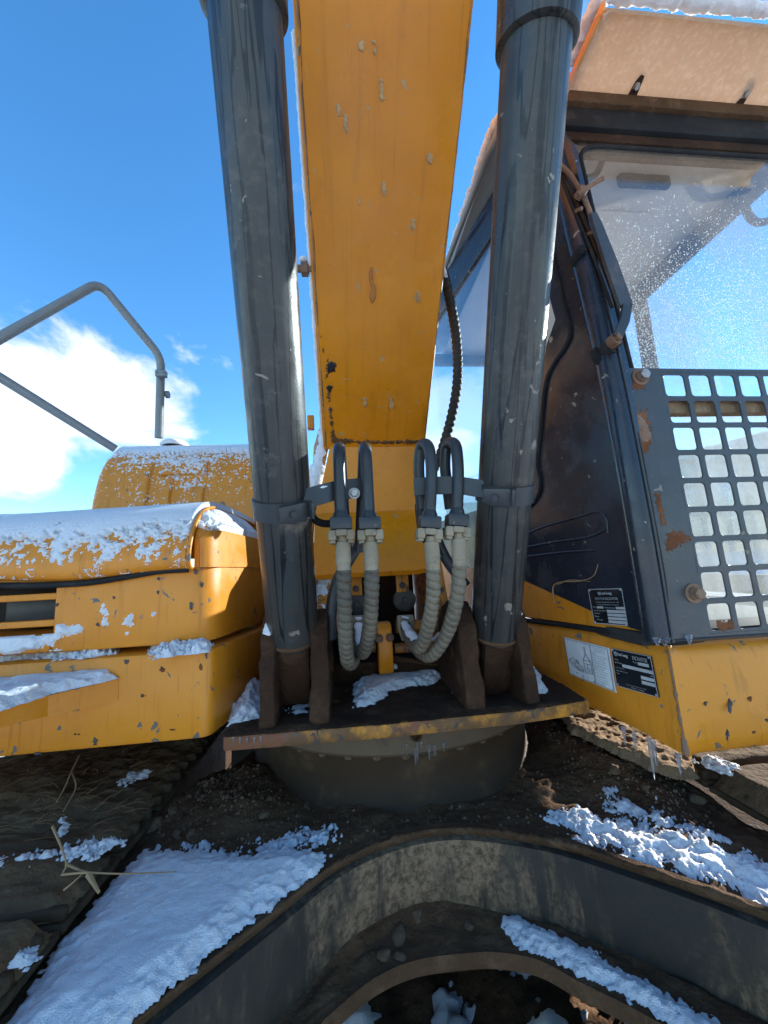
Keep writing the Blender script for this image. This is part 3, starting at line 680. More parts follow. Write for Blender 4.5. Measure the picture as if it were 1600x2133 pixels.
# ================================================================== BOOM
BD = np.array([0, -.92, .88]); BD /= np.linalg.norm(BD); BN = np.array([0, -BD[2], BD[1]])   # BN points down-forward (outside)
B0 = np.array([0, 1.70, 2.02])
def build_boom():
    up = -BN  # into the boom
    def sec(s, x0, x1, depth): 
        c = B0+BD*s; return [c+np.array([x0, 0, 0]), c+np.array([x1, 0, 0]), c+np.array([x1, 0, 0])+up*depth, c+np.array([x0, 0, 0])+up*depth]
    xl, xr = -.083, .386
    bm = bmesh.new(); rings = []
    for s, dp in ((-.02, .34), (.6, .55), (1.6, .66), (2.9, .66), (3.6, .6)):
        rings.append([bm.verts.new(tuple(v)) for v in sec(s, xl, xr, dp)])
    for a, c in zip(rings, rings[1:]):
        for i in range(4): bm.faces.new((a[i], a[(i+1) % 4], c[(i+1) % 4], c[i]))
    bm.faces.new(rings[0]); bm.faces.new(rings[-1][::-1])
    boom = bm_obj('boom', bm, 'yellow_boom', EX, bevel=.006)
    # bottom plate, a little proud, with gently wavy edges and a weld bead along each side
    n = 60; rows = []
    for i in range(n+1):
        s = -.004 + 3.5*i/n; c = B0+BD*s+BN*.011; wv = .002*math.sin(s*11)+.0015*math.sin(s*27)
        rows.append([c+np.array([x, 0, 0])+BN*(.0015*math.sin(s*7+x*9)) for x in np.linspace(-.068+wv, .380-wv, 9)])
    loft('bottom_plate', rows, 'yellow_boom', boom, thick=.0105)
    for x, sg in ((-.070, 1), (.3815, -1)):
        pts = [B0+BD*(3.4*i/160)+np.array([x, 0, 0])+BN*.003 for i in range(161)]
        tube('weld_bead', pts, [.005+.0015*random.random() for _ in pts], 'yellow_dirty', boom, 6)
    # boom foot: near-vertical plate under the end of the bottom plate
    tl, tr_, brp, blp = (-.050, 1.712, 2.026), (.396, 1.716, 2.02), (.330, 1.735, 1.705), (-.128, 1.735, 1.712)
    a = np.array(tl); b_ = np.array(tr_); c = np.array(brp); d_ = np.array(blp)
    loft('foot_face', [[a*(1-t)+b_*t for t in np.linspace(0, 1, 10)], [(a+d_)/2*(1-t)+(b_+c)/2*t + np.array([0, .004, 0]) for t in np.linspace(0, 1, 10)], [d_*(1-t)+c*t for t in np.linspace(0, 1, 10)]], 'yellow_boom', boom, thick=.02)
    lf = [np.array(v) for v in ((-.128, 1.735, 1.712), (-.115, 1.735, 1.80), (-.075, 1.725, 1.95), (-.056, 1.72, 2.03), (-.090, 1.80, 2.14), (-.128, 1.95, 2.10), (-.128, 2.1, 1.75))]
    prism('foot_side', lf, (-.018, 0, 0), 'yellow_dirty', boom, .004)
    # plugged port on the left flank
    q = P(652, 556, Y=1.21); q = np.array([-.083, q[1]+.01, q[2]])
    f = lathe('side_port', q, (-1, 0, 0), [(0, .016), (.012, .016), (.012, .025), (.034, .025), (.036, .013), (.062, .012)], 'rustbolt', boom, 6)
    box('lug', P(650, 880, Y=1.80)+np.array([-.022, -.01, -.035]), P(650, 880, Y=1.80)+np.array([.01, .02, .035]), 'yellow_dirty', boom, .004)
    return boom
BOOM = build_boom()

# ================================================================== BOOM CYLINDERS
CU = np.array([0, -.394, .919]); CU /= np.linalg.norm(CU)
AL, AR = P(612, 1330, Y=1.2), P(1030, 1320, Y=1.2)
def build_cylinder(A, tcol, label):
    r = .0735
    c = lathe('boom_cylinder', A, CU, [(-.015, .058), (-.005, r-.004), (.004, r), (1.45, r), (1.452, r)], 'steel', EX, 56, True, label=label)
    lathe('head_collar', A, CU, [(tcol, r+.001), (tcol+.006, r+.012), (tcol+.14, r+.014), (tcol+.145, r+.02), (tcol+.22, r+.02), (tcol+.225, .04)], 'steel', c, 56)
    lathe('piston_rod', A, CU, [(tcol+.2, .042), (2.6, .042)], 'boltsteel', c, 32)
    # foot eye
    e0 = A+CU*(-.10)
    bm = bmesh.new(); bmesh.ops.create_cube(bm, size=1)
    x, yv = np.array([1, 0, 0]), np.cross(CU, [1, 0, 0])
    for v in bm.verts:
        tt = v.co.z; wd = .085 if tt < 0 else .10
        v.co = Vector(e0 + x*(v.co.x*wd) + yv*(v.co.y*.10) + CU*(tt*.19))
    roughen(bm_obj('foot_eye', bm, 'mud_dark', c, bevel=.012), .004, 30, 5, 3)
    lathe('weld_ring', A, CU, [(-.012, .060), (-.006, .068), (.006, .0755), (.014, .0742)], 'mud', c, 40, False)
    return c
CL = build_cylinder(AL, 1.425, 'left boom cylinder with dark oil streaks'); CR = build_cylinder(AR, 1.43, 'right boom cylinder beside the cab')
def clamp(A, cyl, t, side):
    r = .0735
    b = lathe('clamp_band', A, CU, [(t-.028, r+.0005), (t-.028, r+.006), (t+.022, r+.006), (t+.022, r+.0005)], 'pipe', cyl, 56, False)
    # ear plates with bolt on the front, bar reaching to the pipes
    c = A+CU*t; ang = math.radians(28)*side; rad = np.array([math.sin(ang), -math.cos(ang), 0]); tang = np.array([math.cos(ang), math.sin(ang), 0])
    rad = rad - CU*(rad @ CU); rad /= np.linalg.norm(rad); o = c + rad*(r+.008); tg = np.cross(CU, rad)
    prism('clamp_ear', [o+tg*a_+CU*h_ for a_, h_ in ((-.045, -.022), (-.03, -.026), (-.012, -.03), (.0, -.026), (.022, -.030), (.03, -.018), (.03, .018), (.018, .022), (-.045, .018))], rad*.010, 'pipe', cyl, .003)
    hexbolt('clamp_bolt', o+rad*.010+tg*(-.012)+CU*(-.004), rad, .010, .008, 'pipe', cyl)
    prism('clamp_fold', [o+tg*(.03*1)+CU*h_+rad*q for h_, q in ((-.02, .0), (-.02, .03), (.024, .03), (.024, 0))], tg*.008, 'pipe', cyl, .002)
    return b
clamp(AL, CL, .405, 1); clamp(AR, CR, .455, -1)
def bar(name, pts, hgt, th, mat):
    rows = [[np.array(p)+np.array([0, 0, hgt/2]) for p in pts], [np.array(p)-np.array([0, 0, hgt/2]) for p in pts]]
    return loft(name, rows, mat, EX, thick=th, smooth=False)
b1 = bar('pipe_bracket', [P(630, 1042, Y=1.0), P(655, 1034, Y=1.01), P(700, 1022, Y=1.04), P(757, 1016, Y=1.055)], .054, .01, 'pipe')
b2 = bar('pipe_bracket', [P(862, 1016, Y=1.055), P(905, 1012, Y=1.05), P(960, 1012, Y=1.03), P(1035, 1024, Y=.985)], .050, .01, 'pipe')
hexbolt('bracket_nut', P(738, 1028, Y=1.035), (0, -1, 0), .0115, .014, 'boltsteel', b1)
box('bracket_tab', P(722, 1004, Y=1.055)-np.array([0, 0, .012]), P(768, 1004, Y=1.075)+np.array([0, 0, .006]), 'pipe', b1, .003)
# fine oil line behind the left bracket
tube('oil_line', spline([P(640, 1050, Y=1.09), P(652, 1078, Y=1.09), P(672, 1090, Y=1.10), P(700, 1090, Y=1.12)], 20), .011, 'rubber', EX, 10)

# ================================================================== PIPES AND HOSES
def pipe_set(path, flg, hose, tag):
    pp = fillet(path, .045, 8); pipe = tube('hydraulic_pipe', resample(pp, .006)[0], .0165, 'pipe', EX, 20, label=tag)
    f = np.array(flg); dn = np.array(path[0])-np.array(path[1]); dn /= np.linalg.norm(dn)
    x = np.cross(dn, [0, 1, 0]); x /= np.linalg.norm(x); yv = np.cross(dn, x)
    def blk(name, t0, t1, wx, wy, mat, bv):
        bm = bmesh.new(); bmesh.ops.create_cube(bm, size=1)
        for v in bm.verts: v.co = Vector(f + dn*(t0+(v.co.z+.5)*(t1-t0)) + x*(v.co.x*wx) + yv*(v.co.y*wy))
        return bm_obj(name, bm, mat, pipe, bevel=bv)
    lathe('pipe_collar', f-dn*.018, dn, [(0, .0165), (.012, .021), (.02, .023)], 'pipe', pipe, 20, False)
    blk('flange_block', 0, .034, .058, .05, 'pipe', .005)
    blk('split_flange', .0345, .052, .030, .058, 'flange', .004)
    for s in (-1, 1): 
        bm = bmesh.new(); bmesh.ops.create_cube(bm, size=1)
        for v in bm.verts: v.co = Vector(f + dn*(.035+(v.co.z+.5)*.028) + x*(s*.0235+v.co.x*.022) + yv*(v.co.y*.05))
        bm_obj('flange_half', bm, 'flange', pipe, bevel=.005)
        for q in (-1, 1): hexbolt('flange_bolt', f+dn*.062+x*(s*.0235)+yv*(q*.013), dn, .0085, .008, 'flange', pipe, False)
    hp = spline(hose, 60); p, t = resample(hp, .0022)
    n = len(p); rr = np.zeros(n); cl = .085
    wob = np.interp(t, np.linspace(0, t[-1], 30), [1+random.uniform(-.05, .05) for _ in range(30)])
    for i in range(n):
        if t[i] < .014: rr[i] = .017
        elif t[i] < .05+.02: rr[i] = .0205
        elif t[i] < cl: rr[i] = .0185
        else:
            ph = ((t[i]-cl)/.0235) % 1.0; rr[i] = (.0180 + .0062*min(1, 4*ph*(1-ph)*1.35)**.55)*wob[i]
    k = int(np.searchsorted(t, cl))
    tube('hose_ferrule', p[:k+1], rr[:k+1], 'flange', pipe, 22)
    # spiral guard slightly flattened by wear: rings of the hose itself
    def hx(i, a):
        ph = ((t[k+i]-cl)/.0215 + a/(2*math.pi)) % 1.0; return (.0142 + .0062*min(1, 4*ph*(1-ph)*1.25)**.5)*wob[k+i]
    return tube('hydraulic_hose', p[k:], rr[k:], 'hose', EX, 22, auto=70, helix=hx, label='hose with ribbed guard, '+tag)
F = [P(710, 1078, Y=1.02), P(769, 1078, Y=1.02), P(895, 1076, Y=1.02), P(952, 1072, Y=1.02)]
pipe_set([F[0], P(705, 935, Y=1.025), P(708, 930, Y=1.10), P(722, 1150, Y=1.14)], F[0], [P(714, 1118, Y=1.02), P(716, 1190, Y=1.02), P(718, 1270, Y=1.05), P(720, 1335, Y=1.09), P(725, 1378, Y=1.16), P(735, 1378, Y=1.25), P(740, 1362, Y=1.36)], 'first from the left cylinder')
pipe_set([F[1], P(762, 935, Y=1.025), P(758, 930, Y=1.10), P(750, 1150, Y=1.14)], F[1], [P(771, 1118, Y=1.02), P(774, 1190, Y=1.02), P(774, 1250, Y=1.05), P(768, 1320, Y=1.12), P(757, 1358, Y=1.20), P(750, 1345, Y=1.30), P(747, 1312, Y=1.39)], 'second from the left cylinder')
pipe_set([F[2], P(900, 975, Y=1.02), P(893, 925, Y=1.03), P(876, 925, Y=1.09), P(872, 970, Y=1.10), P(878, 1060, Y=1.12)], F[2], [P(898, 1118, Y=1.02), P(902, 1180, Y=1.02), P(902, 1240, Y=1.05), P(893, 1300, Y=1.11), P(875, 1348, Y=1.19), P(854, 1330, Y=1.31), P(845, 1306, Y=1.39)], 'second from the right cylinder')
pipe_set([F[3], P(955, 975, Y=1.02), P(950, 922, Y=1.03), P(930, 922, Y=1.09), P(926, 970, Y=1.10), P(938, 1060, Y=1.12)], F[3], [P(956, 1112, Y=1.02), P(957, 1180, Y=1.02), P(952, 1245, Y=1.05), P(933, 1315, Y=1.12), P(903, 1362, Y=1.19), P(880, 1362, Y=1.27), P(862, 1345, Y=1.38)], 'first from the right cylinder')
# flat steel stays running down behind the pipes
for pts in ([P(775, 1085, Y=1.20), P(745, 1140, Y=1.20), P(700, 1210, Y=1.20), P(690, 1260, Y=1.20), P(690, 1330, Y=1.22)], [P(905, 1110, Y=1.20), P(925, 1160, Y=1.20), P(970, 1220, Y=1.20)], [P(875, 1050, Y=1.15), P(880, 1110, Y=1.17), P(915, 1160, Y=1.19)]):
    tube('return_pipe', resample(fillet(pts, .05), .01)[0], .017, 'pipe', EX, 14)
# ribbed conduit hanging behind the boom in front of the cab window
cp, ct = resample(spline([P(922, 560, Y=1.42), P(934, 610, Y=1.40), P(950, 700, Y=1.40), P(953, 790, Y=1.42), P(940, 870, Y=1.45), P(918, 945, Y=1.50), P(900, 985, Y=1.55)], 60), .0025)
tube('ribbed_conduit', cp, [.0165+.0042*abs(math.sin(t/.024*math.pi)) for t in ct], 'conduit', EX, 16, auto=80)

# ================================================================== TOOL BOXES, HOOD, HANDRAIL (viewer's left)
def plan_prism(name, plan, z0, z1, mat, parent, bevel=.012, **props):
    return prism(name, [(x, y, z0) for x, y in plan], (0, 0, z1-z0), mat, parent, bevel, **props)
def round_corner(a, b, c, r, n=6):
    return [tuple(q[:2]) for q in fillet([np.array(list(a)+[0.]), np.array(list(b)+[0.]), np.array(list(c)+[0.])], r, n)[1:-1]]
LBK = P(552, 1306, Z=1.262); UBK = P(548, 1290, Z=1.285)
def build_left():
    plan = [(-1.9, 1.14)] + round_corner((-1.9, 1.14), (-.378, 1.14), (LBK[0], LBK[1]), .03) + [(LBK[0], LBK[1]), (LBK[0]-.1, 2.2), (-1.9, 2.2)]
    lo = plan_prism('lower_box', plan, 1.03, 1.258, 'yellow', EX, .012)
    # upper box: solid right part, slotted vent at the far left
    plan = [(-.795, 1.155)] + round_corner((-.795, 1.155), (-.385, 1.155), (UBK[0], UBK[1]), .07, 8) + [(UBK[0], UBK[1]), (UBK[0]-.1, 2.1), (-.795, 2.1)]
    zt = 1.485
    up = plan_prism('upper_box', plan, 1.275, zt, 'yellow', EX, .008)
    box('vent_header', (-1.9, 1.155, 1.452), (-.797, 1.9, zt), 'yellow', up, .006)
    box('vent_sill', (-1.9, 1.155, 1.275), (-.797, 1.9, 1.325), 'yellow', up, .012)
    z1, z2 = P(20, 1247, Y=1.155)[2], P(20, 1303, Y=1.155)[2]
    for z in (z1, z2): box('vent_bar', (-1.9, 1.156, z-.009), (-.792, 1.18, z+.009), 'yellow', up, .004)
    box('vent_liner', (-1.9, 1.33, 1.325), (-.797, 1.35, 1.452), 'cavity', up, .002)
    box('radiator_corner', (-1.0, 1.26, 1.335), (-.86, 1.30, 1.43), 'pipe', up, .008)
    # raised cheek at the inner end of the box: rolls down from the lid to the inner edge
    ys = [1.157, 1.163, 1.175, 1.20, 1.25, 1.32, 1.42, 1.52, UBK[1]]
    zl = [1.565, 1.585, 1.60, 1.622, 1.642, 1.655, 1.66, 1.662, 1.662]; zr = [1.565, 1.580, 1.588, 1.592, 1.593, 1.592, 1.590, 1.588, 1.586]
    def xr(y): return np.interp(y, [1.157, 1.163, 1.175, 1.20, UBK[1]], [-.418, -.402, -.392, -.383, UBK[0]])
    CHK = []
    for y, a_, b_ in zip(ys, zl, zr):
        x1 = xr(y); r = [(-.432+(x1+.432)*t, y, a_+(b_-a_)*(3*t*t-2*t**3)) for t in np.linspace(0, 1, 10)]
        CHK.append(r)
    rows = [[(p_[0], p_[1], zt-.002) for p_ in CHK[0]]] + CHK
    loft('box_cheek', rows, 'yellow', up, thick=.006, auto=50)
    loft('cheek_side', [[r[-1] for r in CHK], [(r[-1][0]+.001, r[-1][1], zt-.002) for r in CHK]], 'yellow', up, thick=.006, auto=60)
    tube('cheek_fold', [np.array(r[-1])+np.array([-.001, 0, -.001]) for r in CHK], .004, 'yellow', up, 8)
    # lid: rolled front, snow on it
    prof = [(1.150, 1.478), (1.132, 1.486), (1.124, 1.505), (1.128, 1.535), (1.15, 1.575), (1.20, 1.622), (1.28, 1.655), (1.40, 1.672), (1.60, 1.682), (1.95, 1.685)]
    def lid_rows(xs, off=0):
        rows = []
        for y, z in spline([(0, a, b) for a, b in prof], 40)[0:0] or [(q[1], q[2]) for q in spline([(0, a, b) for a, b in prof], 40)]:
            rows.append([(x, y, z - (.014*np.exp(-((x+.75)/.18)**2))*np.clip((1.6-z)/.1, 0, 1) + .02*np.clip((x+1.0)/.6, 0, 1)*np.clip((z-1.5)/.15, 0, 1)) for x in xs])
        return rows
    xs = np.linspace(-1.9, -.437, 60); rows = lid_rows(xs)
    lid = loft('lid', rows, 'yellow', up, thick=.006)
    ed = [r[-1] for r in rows[2:30]]; tube('lid_edge', [np.array(q)+np.array([.003, -.002, .002]) for q in ed], .006, 'yellow', up, 8)
    # gasket
    gs = [P(x, y, Y=1.145) for x, y in ((-300, 1225), (-100, 1222), (0, 1220), (90, 1219), (180, 1214), (260, 1202), (330, 1190), (392, 1186))]
    tube('lid_gasket', resample(spline(gs, 40), .008)[0], .0085, 'rubber', up, 8)
    # snow on the lid
    def hs(U, V, p):
        n = fbm(p*26, 5, 11, .55); m = fbm(p*7, 3, 17); cover = np.clip((U-.08)/.55, 0, 1)
        n = .40*n+.60*fbm(p*85, 4, 13, .6); thr = .60-.24*cover-.3*np.clip((U-.40)/.16, 0, 1) - .25*(m-.5); hmax = .006+.018*np.clip((U-.3)/.4, 0, 1)
        return np.clip((n-thr)*.12, -.01, 1)*0 + hmax*np.clip((n-thr)*8, -1, 1)*np.where(np.abs(V-.5) < .499, 1, -1)
    snow_rows('lid_snow', lid_rows(np.linspace(-1.9, -.442, 60))[3:], hs, 'snow', 300, 520, kind='stuff', label='clumpy snow covering the rolled lid of the upper tool box', category='snow')
    def hs2(U, V, p): return .024*np.clip((fbm(p*30, 5, 4, .6)-.40+.45*np.clip(U*2.2-.25, -.4, .5))*4, -1, 1)*np.where((U > .01) & (U < .99) & (V < .97), 1, -1)
    cr = [r for r in CHK[2:]]
    snow_rows('cheek_snow', cr, hs2, 'snow', 120, 60, kind='stuff', label='ridge of snow on the inner end of the upper tool box', category='snow')
    # small clumps stuck to the front of the upper box
    X, Z = np.meshgrid(np.arange(-1.25, -.40, .0035), np.arange(1.28, 1.40, .0035), indexing='ij'); q = np.stack([X, X*0, Z], -1)
    n = fbm(q*30, 4, 91, .5); band = np.clip((X+.80)/.10, 0, 1)
    h = .014*np.clip((n-(.40+.30*band) - np.abs(Z-1.325)*(3.0-1.5*band) - .06*np.clip((X+.62)/.2, 0, 1))*6, -1, 1)
    h = np.where((X < -.785) & (Z > 1.325), -1, h)
    pos = np.stack([X, X*0+1.154, Z], -1); nr = np.zeros_like(pos); nr[..., 1] = -1
    sheet('snow_clumps', pos, nr, h, 'snow', kind='stuff', label='small snow clumps stuck to the front of the upper tool box', category='snow')
    # sloping step bolted to the lower box
    a = P(246, 1412, Y=1.139); Zs = a[2]
    e = [P(x, y, Z=Zs-.004) for x, y in ((100, 1447), (0, 1478), (-160, 1520))]
    st = [a] + e + [np.array([e[-1][0], 1.139, Zs])]
    step = prism('step', st, (0, 0, -.004), 'yellow', EX, .0015)
    fr = [a] + e; bt = [P(247, 1456, Y=1.1385), P(100, 1490, Z=0)*0, None, None]
    low = []
    for q, (x, y) in zip(fr, ((246, 1457), (100, 1492), (0, 1515), (-160, 1552))): low.append(P(x, y, Y=q[1]+.012) if q is not a else P(x, y, Y=1.138))
    loft('step_riser', [fr, low], 'yellow', step, thick=.005, auto=20)
    tube('step_edge', resample([np.array(q_)+np.array([0, -.002, .001]) for q_ in fr], .01)[0], .0035, 'rustbolt', step, 7)
    def bump(name, pix, Z, label, **k): return snow_flat(name, pix, Z, kind='stuff', label=label, category='snow', **k)
    bump('step_snow', [(-120, 1470), (0, 1405), (90, 1395), (150, 1405), (205, 1398), (240, 1400), (244, 1412), (100, 1445), (0, 1478), (-150, 1515)], Zs+.001, 'blue-white snow heaped on the yellow step', hmax=.022, k=.9, amp=.012, step=.005, seed=5)
    bump('ledge_snow', [(-60, 1390), (0, 1378), (40, 1372), (150, 1372), (240, 1362), (250, 1352), (140, 1360), (0, 1366), (-60, 1370)], 1.259, 'thin snow line on the ledge between the two tool boxes', hmax=.016, k=.9, amp=.022, nsc=30, step=.003, seed=6, lump=.6)
    bump('corner_snow', [(320, 1372), (360, 1366), (436, 1358), (440, 1340), (380, 1340), (318, 1348)], 1.259, 'lumpy snow on the front corner of the lower tool box', hmax=.022, k=.9, amp=.020, nsc=30, step=.003, seed=7, lump=.7)
build_left()

def build_hood():
    # rolled engine cover with pressed ribs
    prof = [(1.98, 1.55), (1.98, 1.78), (1.995, 1.90), (2.03, 2.02), (2.09, 2.11), (2.18, 2.165), (2.32, 2.185), (3.2, 2.19)]
    pp = [(q[1], q[2]) for q in spline([(0, a, b) for a, b in prof], 150)]
    xs = np.concatenate([np.linspace(-1.32, -1.20, 14), np.linspace(-1.19, -.30, 170)])
    def z_end(x):  # left end is rolled over too
        return np.clip((-1.20-x)/.12, 0, 1)
    def emboss(x, z):
        def rect(x0, x1, z0, z1, w=.007):
            dx = max(x0-x, x-x1); dz = max(z0-z, z-z1); return np.clip(-max(dx, dz)/w, 0, 1)
        h = .013*rect(-1.03, -.97, 1.70, 2.075) + .013*rect(-.94, -.70, 1.98, 2.075)+.013*rect(-.94, -.86, 1.70, 1.98)
        h += .013*rect(-.80, -.70, 1.70, 1.92)
        return h
    rows = []
    for y, z in pp:
        r = []
        for x in xs:
            k = z_end(x); r.append((x + .03*k*k, y + .22*k**2.2 - emboss(x, z)*1.0, z - .30*k**2.5*np.clip((z-1.8)/.3, 0, 1)))
        rows.append(r)
    hood = loft('engine_hood', rows, 'yellow', EX, thick=.006, auto=None)
    def hs(U, V, p):
        n = .3*fbm(p*np.array([34, 34, 60]), 5, 23, .6)+.7*fbm(p*np.array([105, 105, 120]), 3, 24, .6); m = fbm(p*6, 3, 29); z = p[..., 2]
        cov = np.clip((z-1.85)/.30, 0, 1); top = np.clip((z-2.13)/.04, 0, 1); left = np.clip((-1.20-p[..., 0])/.08, 0, 1)
        thr = .64-.155*cov-.4*top-.10*left-.26*(m-.5)
        rib = .12*np.exp(-((z-2.075)/.014)**2)*((p[..., 0] > -1.05) & (p[..., 0] < -.68)) + .10*np.exp(-((z-1.925)/.012)**2)*((p[..., 0] > -.82) & (p[..., 0] < -.66))
        return (.0035+.020*top+.003*cov)*np.clip((n+rib-thr)*7, -1, 1)
    R = [r for r in rows[26:]]
    snow_rows('hood_snow', R, hs, 'snow', 460, 560, kind='stuff', label='wind-blown snow speckling the rolled engine hood', category='snow')
    # short filler cap on the hood
    c = P(365, 903, Y=2.25); cap = lathe('filler_cap', (c[0], c[1], 2.17), (0, 0, 1), [(0, .05), (.03, .05), (.035, .065), (.05, .06)], 'rubber', EX, 20)
    V, Fc = lathe_data((c[0], c[1], 2.215), (0, 0, 1), [(0, .07), (.012, .078), (.03, .06), (.04, .02)], 20); mesh_obj('cap_snow', V, Fc, 'snow', None, True, kind='stuff', label='round cushion of snow on the filler cap behind the hood', category='snow')
    # filler between hood and boom foot, dark
    box('bulkhead', (-.42, 1.9, 1.06), (-.17, 1.98, 1.60), 'yellow_dirty', EX, .01)
    return hood
build_hood()
def build_rail():
    h = [P(-260, 850, Y=1.15), P(-180, 805, Y=1.18), P(0, 704, Y=1.28), P(207, 588, Y=1.45), P(336, 745, Y=1.62), P(331, 912, Y=1.66)]
    r = tube('handrail', resample(fillet(h, .05, 10), .012)[0], .0165, 'rail', EX, 18)
    tube('lower_rail', resample([P(-260, 630, Y=1.12), P(0, 786, Y=1.30), P(240, 935, Y=1.55)], .02)[0], .0155, 'rail', r, 18)
    c = P(338, 781, Y=1.60); box('rail_clamp', c-np.array([.021, .02, .014]), c+np.array([.021, .005, .014]), 'rail', r, .003)
    for dx in (-.013, .013): hexbolt('clamp_bolt', c+np.array([dx, -.02, .0]), (0, -1, 0), .004, .004, 'rail', r, False)
    c = P(345, 822, Y=1.66); lathe('rail_knob', c-np.array([.02, 0, 0]), (1, 0, 0), [(0, .008), (.02, .008), (.022, .016), (.034, .016)], 'rail', r, 14)
build_rail()

# ================================================================== CAB (viewer's right)
T0, T1 = np.array([.836, .98, 1.212]), np.array([.717, 1.613, 1.212])
SPL = Plane(T0, T1, (.80, .98, 3.1))            # inner side wall of the cab
FPL = Plane(P(1300, 765, Y=1.015), P(1300, 765, Y=1.015)+np.array([1., 0, 0]), P(1180, 300, Y=1.10))   # windscreen plane
def on_side(Y, z):                              # point of the side wall at given depth and height
    n, o = SPL.n, SPL.o; x = o[0] - (n[1]*(Y-o[1]) + n[2]*(z-o[2]))/n[0]; return np.array([x, Y, z])
CAB = None
def build_cab():
    global CAB
    # side wall: lower panel, front panel round the window, header and rear post as one pressed sheet
    belt = 1.72
    wf = [(1096, 1010), (1112, 940), (1126, 800), (1138, 720), (1157, 666), (1143, 612), (1128, 520), (1110, 400)]
    win = [SPL(x, y) for x, y in wf]
    ztop = 3.02; Yb = 2.72
    outline = [SPL(1384, 1330), SPL(1300, 1312), SPL(1180, 1295)] + [on_side(1.62, 1.222), on_side(Yb, 1.222), on_side(Yb, 3.1), on_side(1.12, 3.1), SPL(1190, 300), SPL(1240, 520), SPL(1300, 765), SPL(1345, 1050)]
    yl = [SPL(1384, 1331), SPL(1364, 1330), SPL(1240, 1276), SPL(1085, 1206)]
    # dark sheet = outline minus window; bridge at the belt line to keep it a simple polygon: lower part + upper frame pieces
    bp = [on_side(Yb, belt), on_side(win[0][1]+.05, belt)]
    yB = on_side(Yb, yl[-1][2]+.32)
    lower = [yl[1], yl[2], yl[3], on_side(Yb, yl[3][2]+.15), bp[0], bp[1]] + win + [on_side(1.30, 2.92), on_side(1.12, 3.1), SPL(1190, 300), SPL(1240, 520), SPL(1300, 765), SPL(1345, 1050), SPL(1384, 1331)]
    cab = prism('cab', lower, -SPL.n*.02, 'cabblack', EX, .0)
    CAB = cab
    prism('yellow_skirt', [yl[0], SPL(1300, 1313), SPL(1180, 1296), SPL(1080, 1283), on_side(Yb, 1.222), on_side(Yb, yl[3][2]+.148), yl[3]+np.array([0, 0, -.001]), yl[2]+np.array([0, 0, -.001]), yl[1]+np.array([0, 0, -.001])], -SPL.n*.02, 'yellow', cab, .0)
    prism('window_header', [on_side(1.30, 2.92), on_side(Yb, 2.92), on_side(Yb, 3.1), on_side(1.12, 3.1)], -SPL.n*.03, 'cabblack', cab, .003)
    prism('rear_post', [on_side(2.58, belt), on_side(Yb, belt), on_side(Yb, 2.92), on_side(2.58, 2.92)], -SPL.n*.03, 'cabblack', cab, .003)
    g = [bp[1]+np.array([0, .01, -.02]), on_side(2.6, belt-.02), on_side(2.6, 2.94), on_side(1.27, 2.94)]
    gl = [q-SPL.n*.012 for q in [win[0], win[2], win[4]+(win[3]-win[4])*.0, win[5], win[7]]]
    prism('side_window', [q-SPL.n*.012+np.array([0, -.02, 0]) for q in (on_side(win[0][1], belt-.02), )] + [q-SPL.n*.012+np.array([0, -.015, 0]) for q in win] + [q-SPL.n*.012 for q in (on_side(1.28, 2.94), on_side(2.6, 2.94), on_side(2.6, belt-.02))], -SPL.n*.005, 'sideglass', cab, 0)
    # rubber-edged fold line running down the front panel
    ln = [(1148, 520), (1160, 560), (1176, 630), (1190, 690), (1180, 722), (1152, 765), (1138, 805), (1128, 900), (1122, 965), (1128, 1005), (1122, 1035), (1104, 1056), (1082, 1070)]
    c = spline([SPL(x, y, .004) for x, y in ln], 70); tube('fold_gasket', c, .0075, 'rubber', cab, 8)
    tube('fold_highlight', [q+np.array([.007, -.004, 0]) for q in c], .0028, 'pipe', cab, 6)  # thin grey tube added as a highlight along the fold
    # pressed ribs low on the panel
    for ln in ([(1085, 1118), (1130, 1098), (1200, 1078), (1245, 1066), (1262, 1078), (1266, 1110)], [(1088, 1142), (1150, 1130), (1220, 1120), (1262, 1104)], [(1082, 1162), (1160, 1152), (1240, 1146)]):
        tube('pressed_rib', spline([SPL(x, y, -.001) for x, y in ln], 24), .005, 'cabblack', cab, 8)
    # A-pillar and the rolled corner of the cab
    pil = [P(1372, 1335, Y=.985), P(1330, 1080, Y=.985), P(1268, 760, Y=1.0), P(1205, 500, Y=1.04), P(1158, 300, Y=1.085), P(1148, 240, Y=1.10)]
    pil = resample(spline(pil, 40), .02)[0]; tube('a_pillar', pil, .033, 'cabblack', cab, 24)
    tube('pillar_seal', [q+np.array([.030, -.012, 0]) for q in pil[:-3]], .008, 'rubber', cab, 8)
    tube('pillar_trim', [q+np.array([.012, -.0335, 0]) for q in pil[:-3]], .0035, 'pipe', cab, 6)
    # stub on the pillar
    p = P(1208, 522, Y=1.00); lathe('pillar_stub', p+np.array([0, .04, -.01]), (0.1, -1, .25), [(0, .017), (.045, .017), (.047, .014), (.05, .014)], 'rubber', cab, 18)
    # windscreen, two panes with a bar between
    def fp(x, y, off=0): return FPL(x, y, off)
    def fz(X, z, off=0):
        n, o = FPL.n, FPL.o; y = o[1] - (n[0]*(X-o[0]) + n[2]*(z-o[2]))/n[1]; return np.array([X, y, z]) + n*off
    zb = fp(1450, 845)[2]
    prism('windscreen', [fz(.86, zb+.012), fz(1.80, zb+.012), fz(1.80, 2.97), fz(.86, 2.97)], -FPL.n*.006, 'windshield', cab, 0)
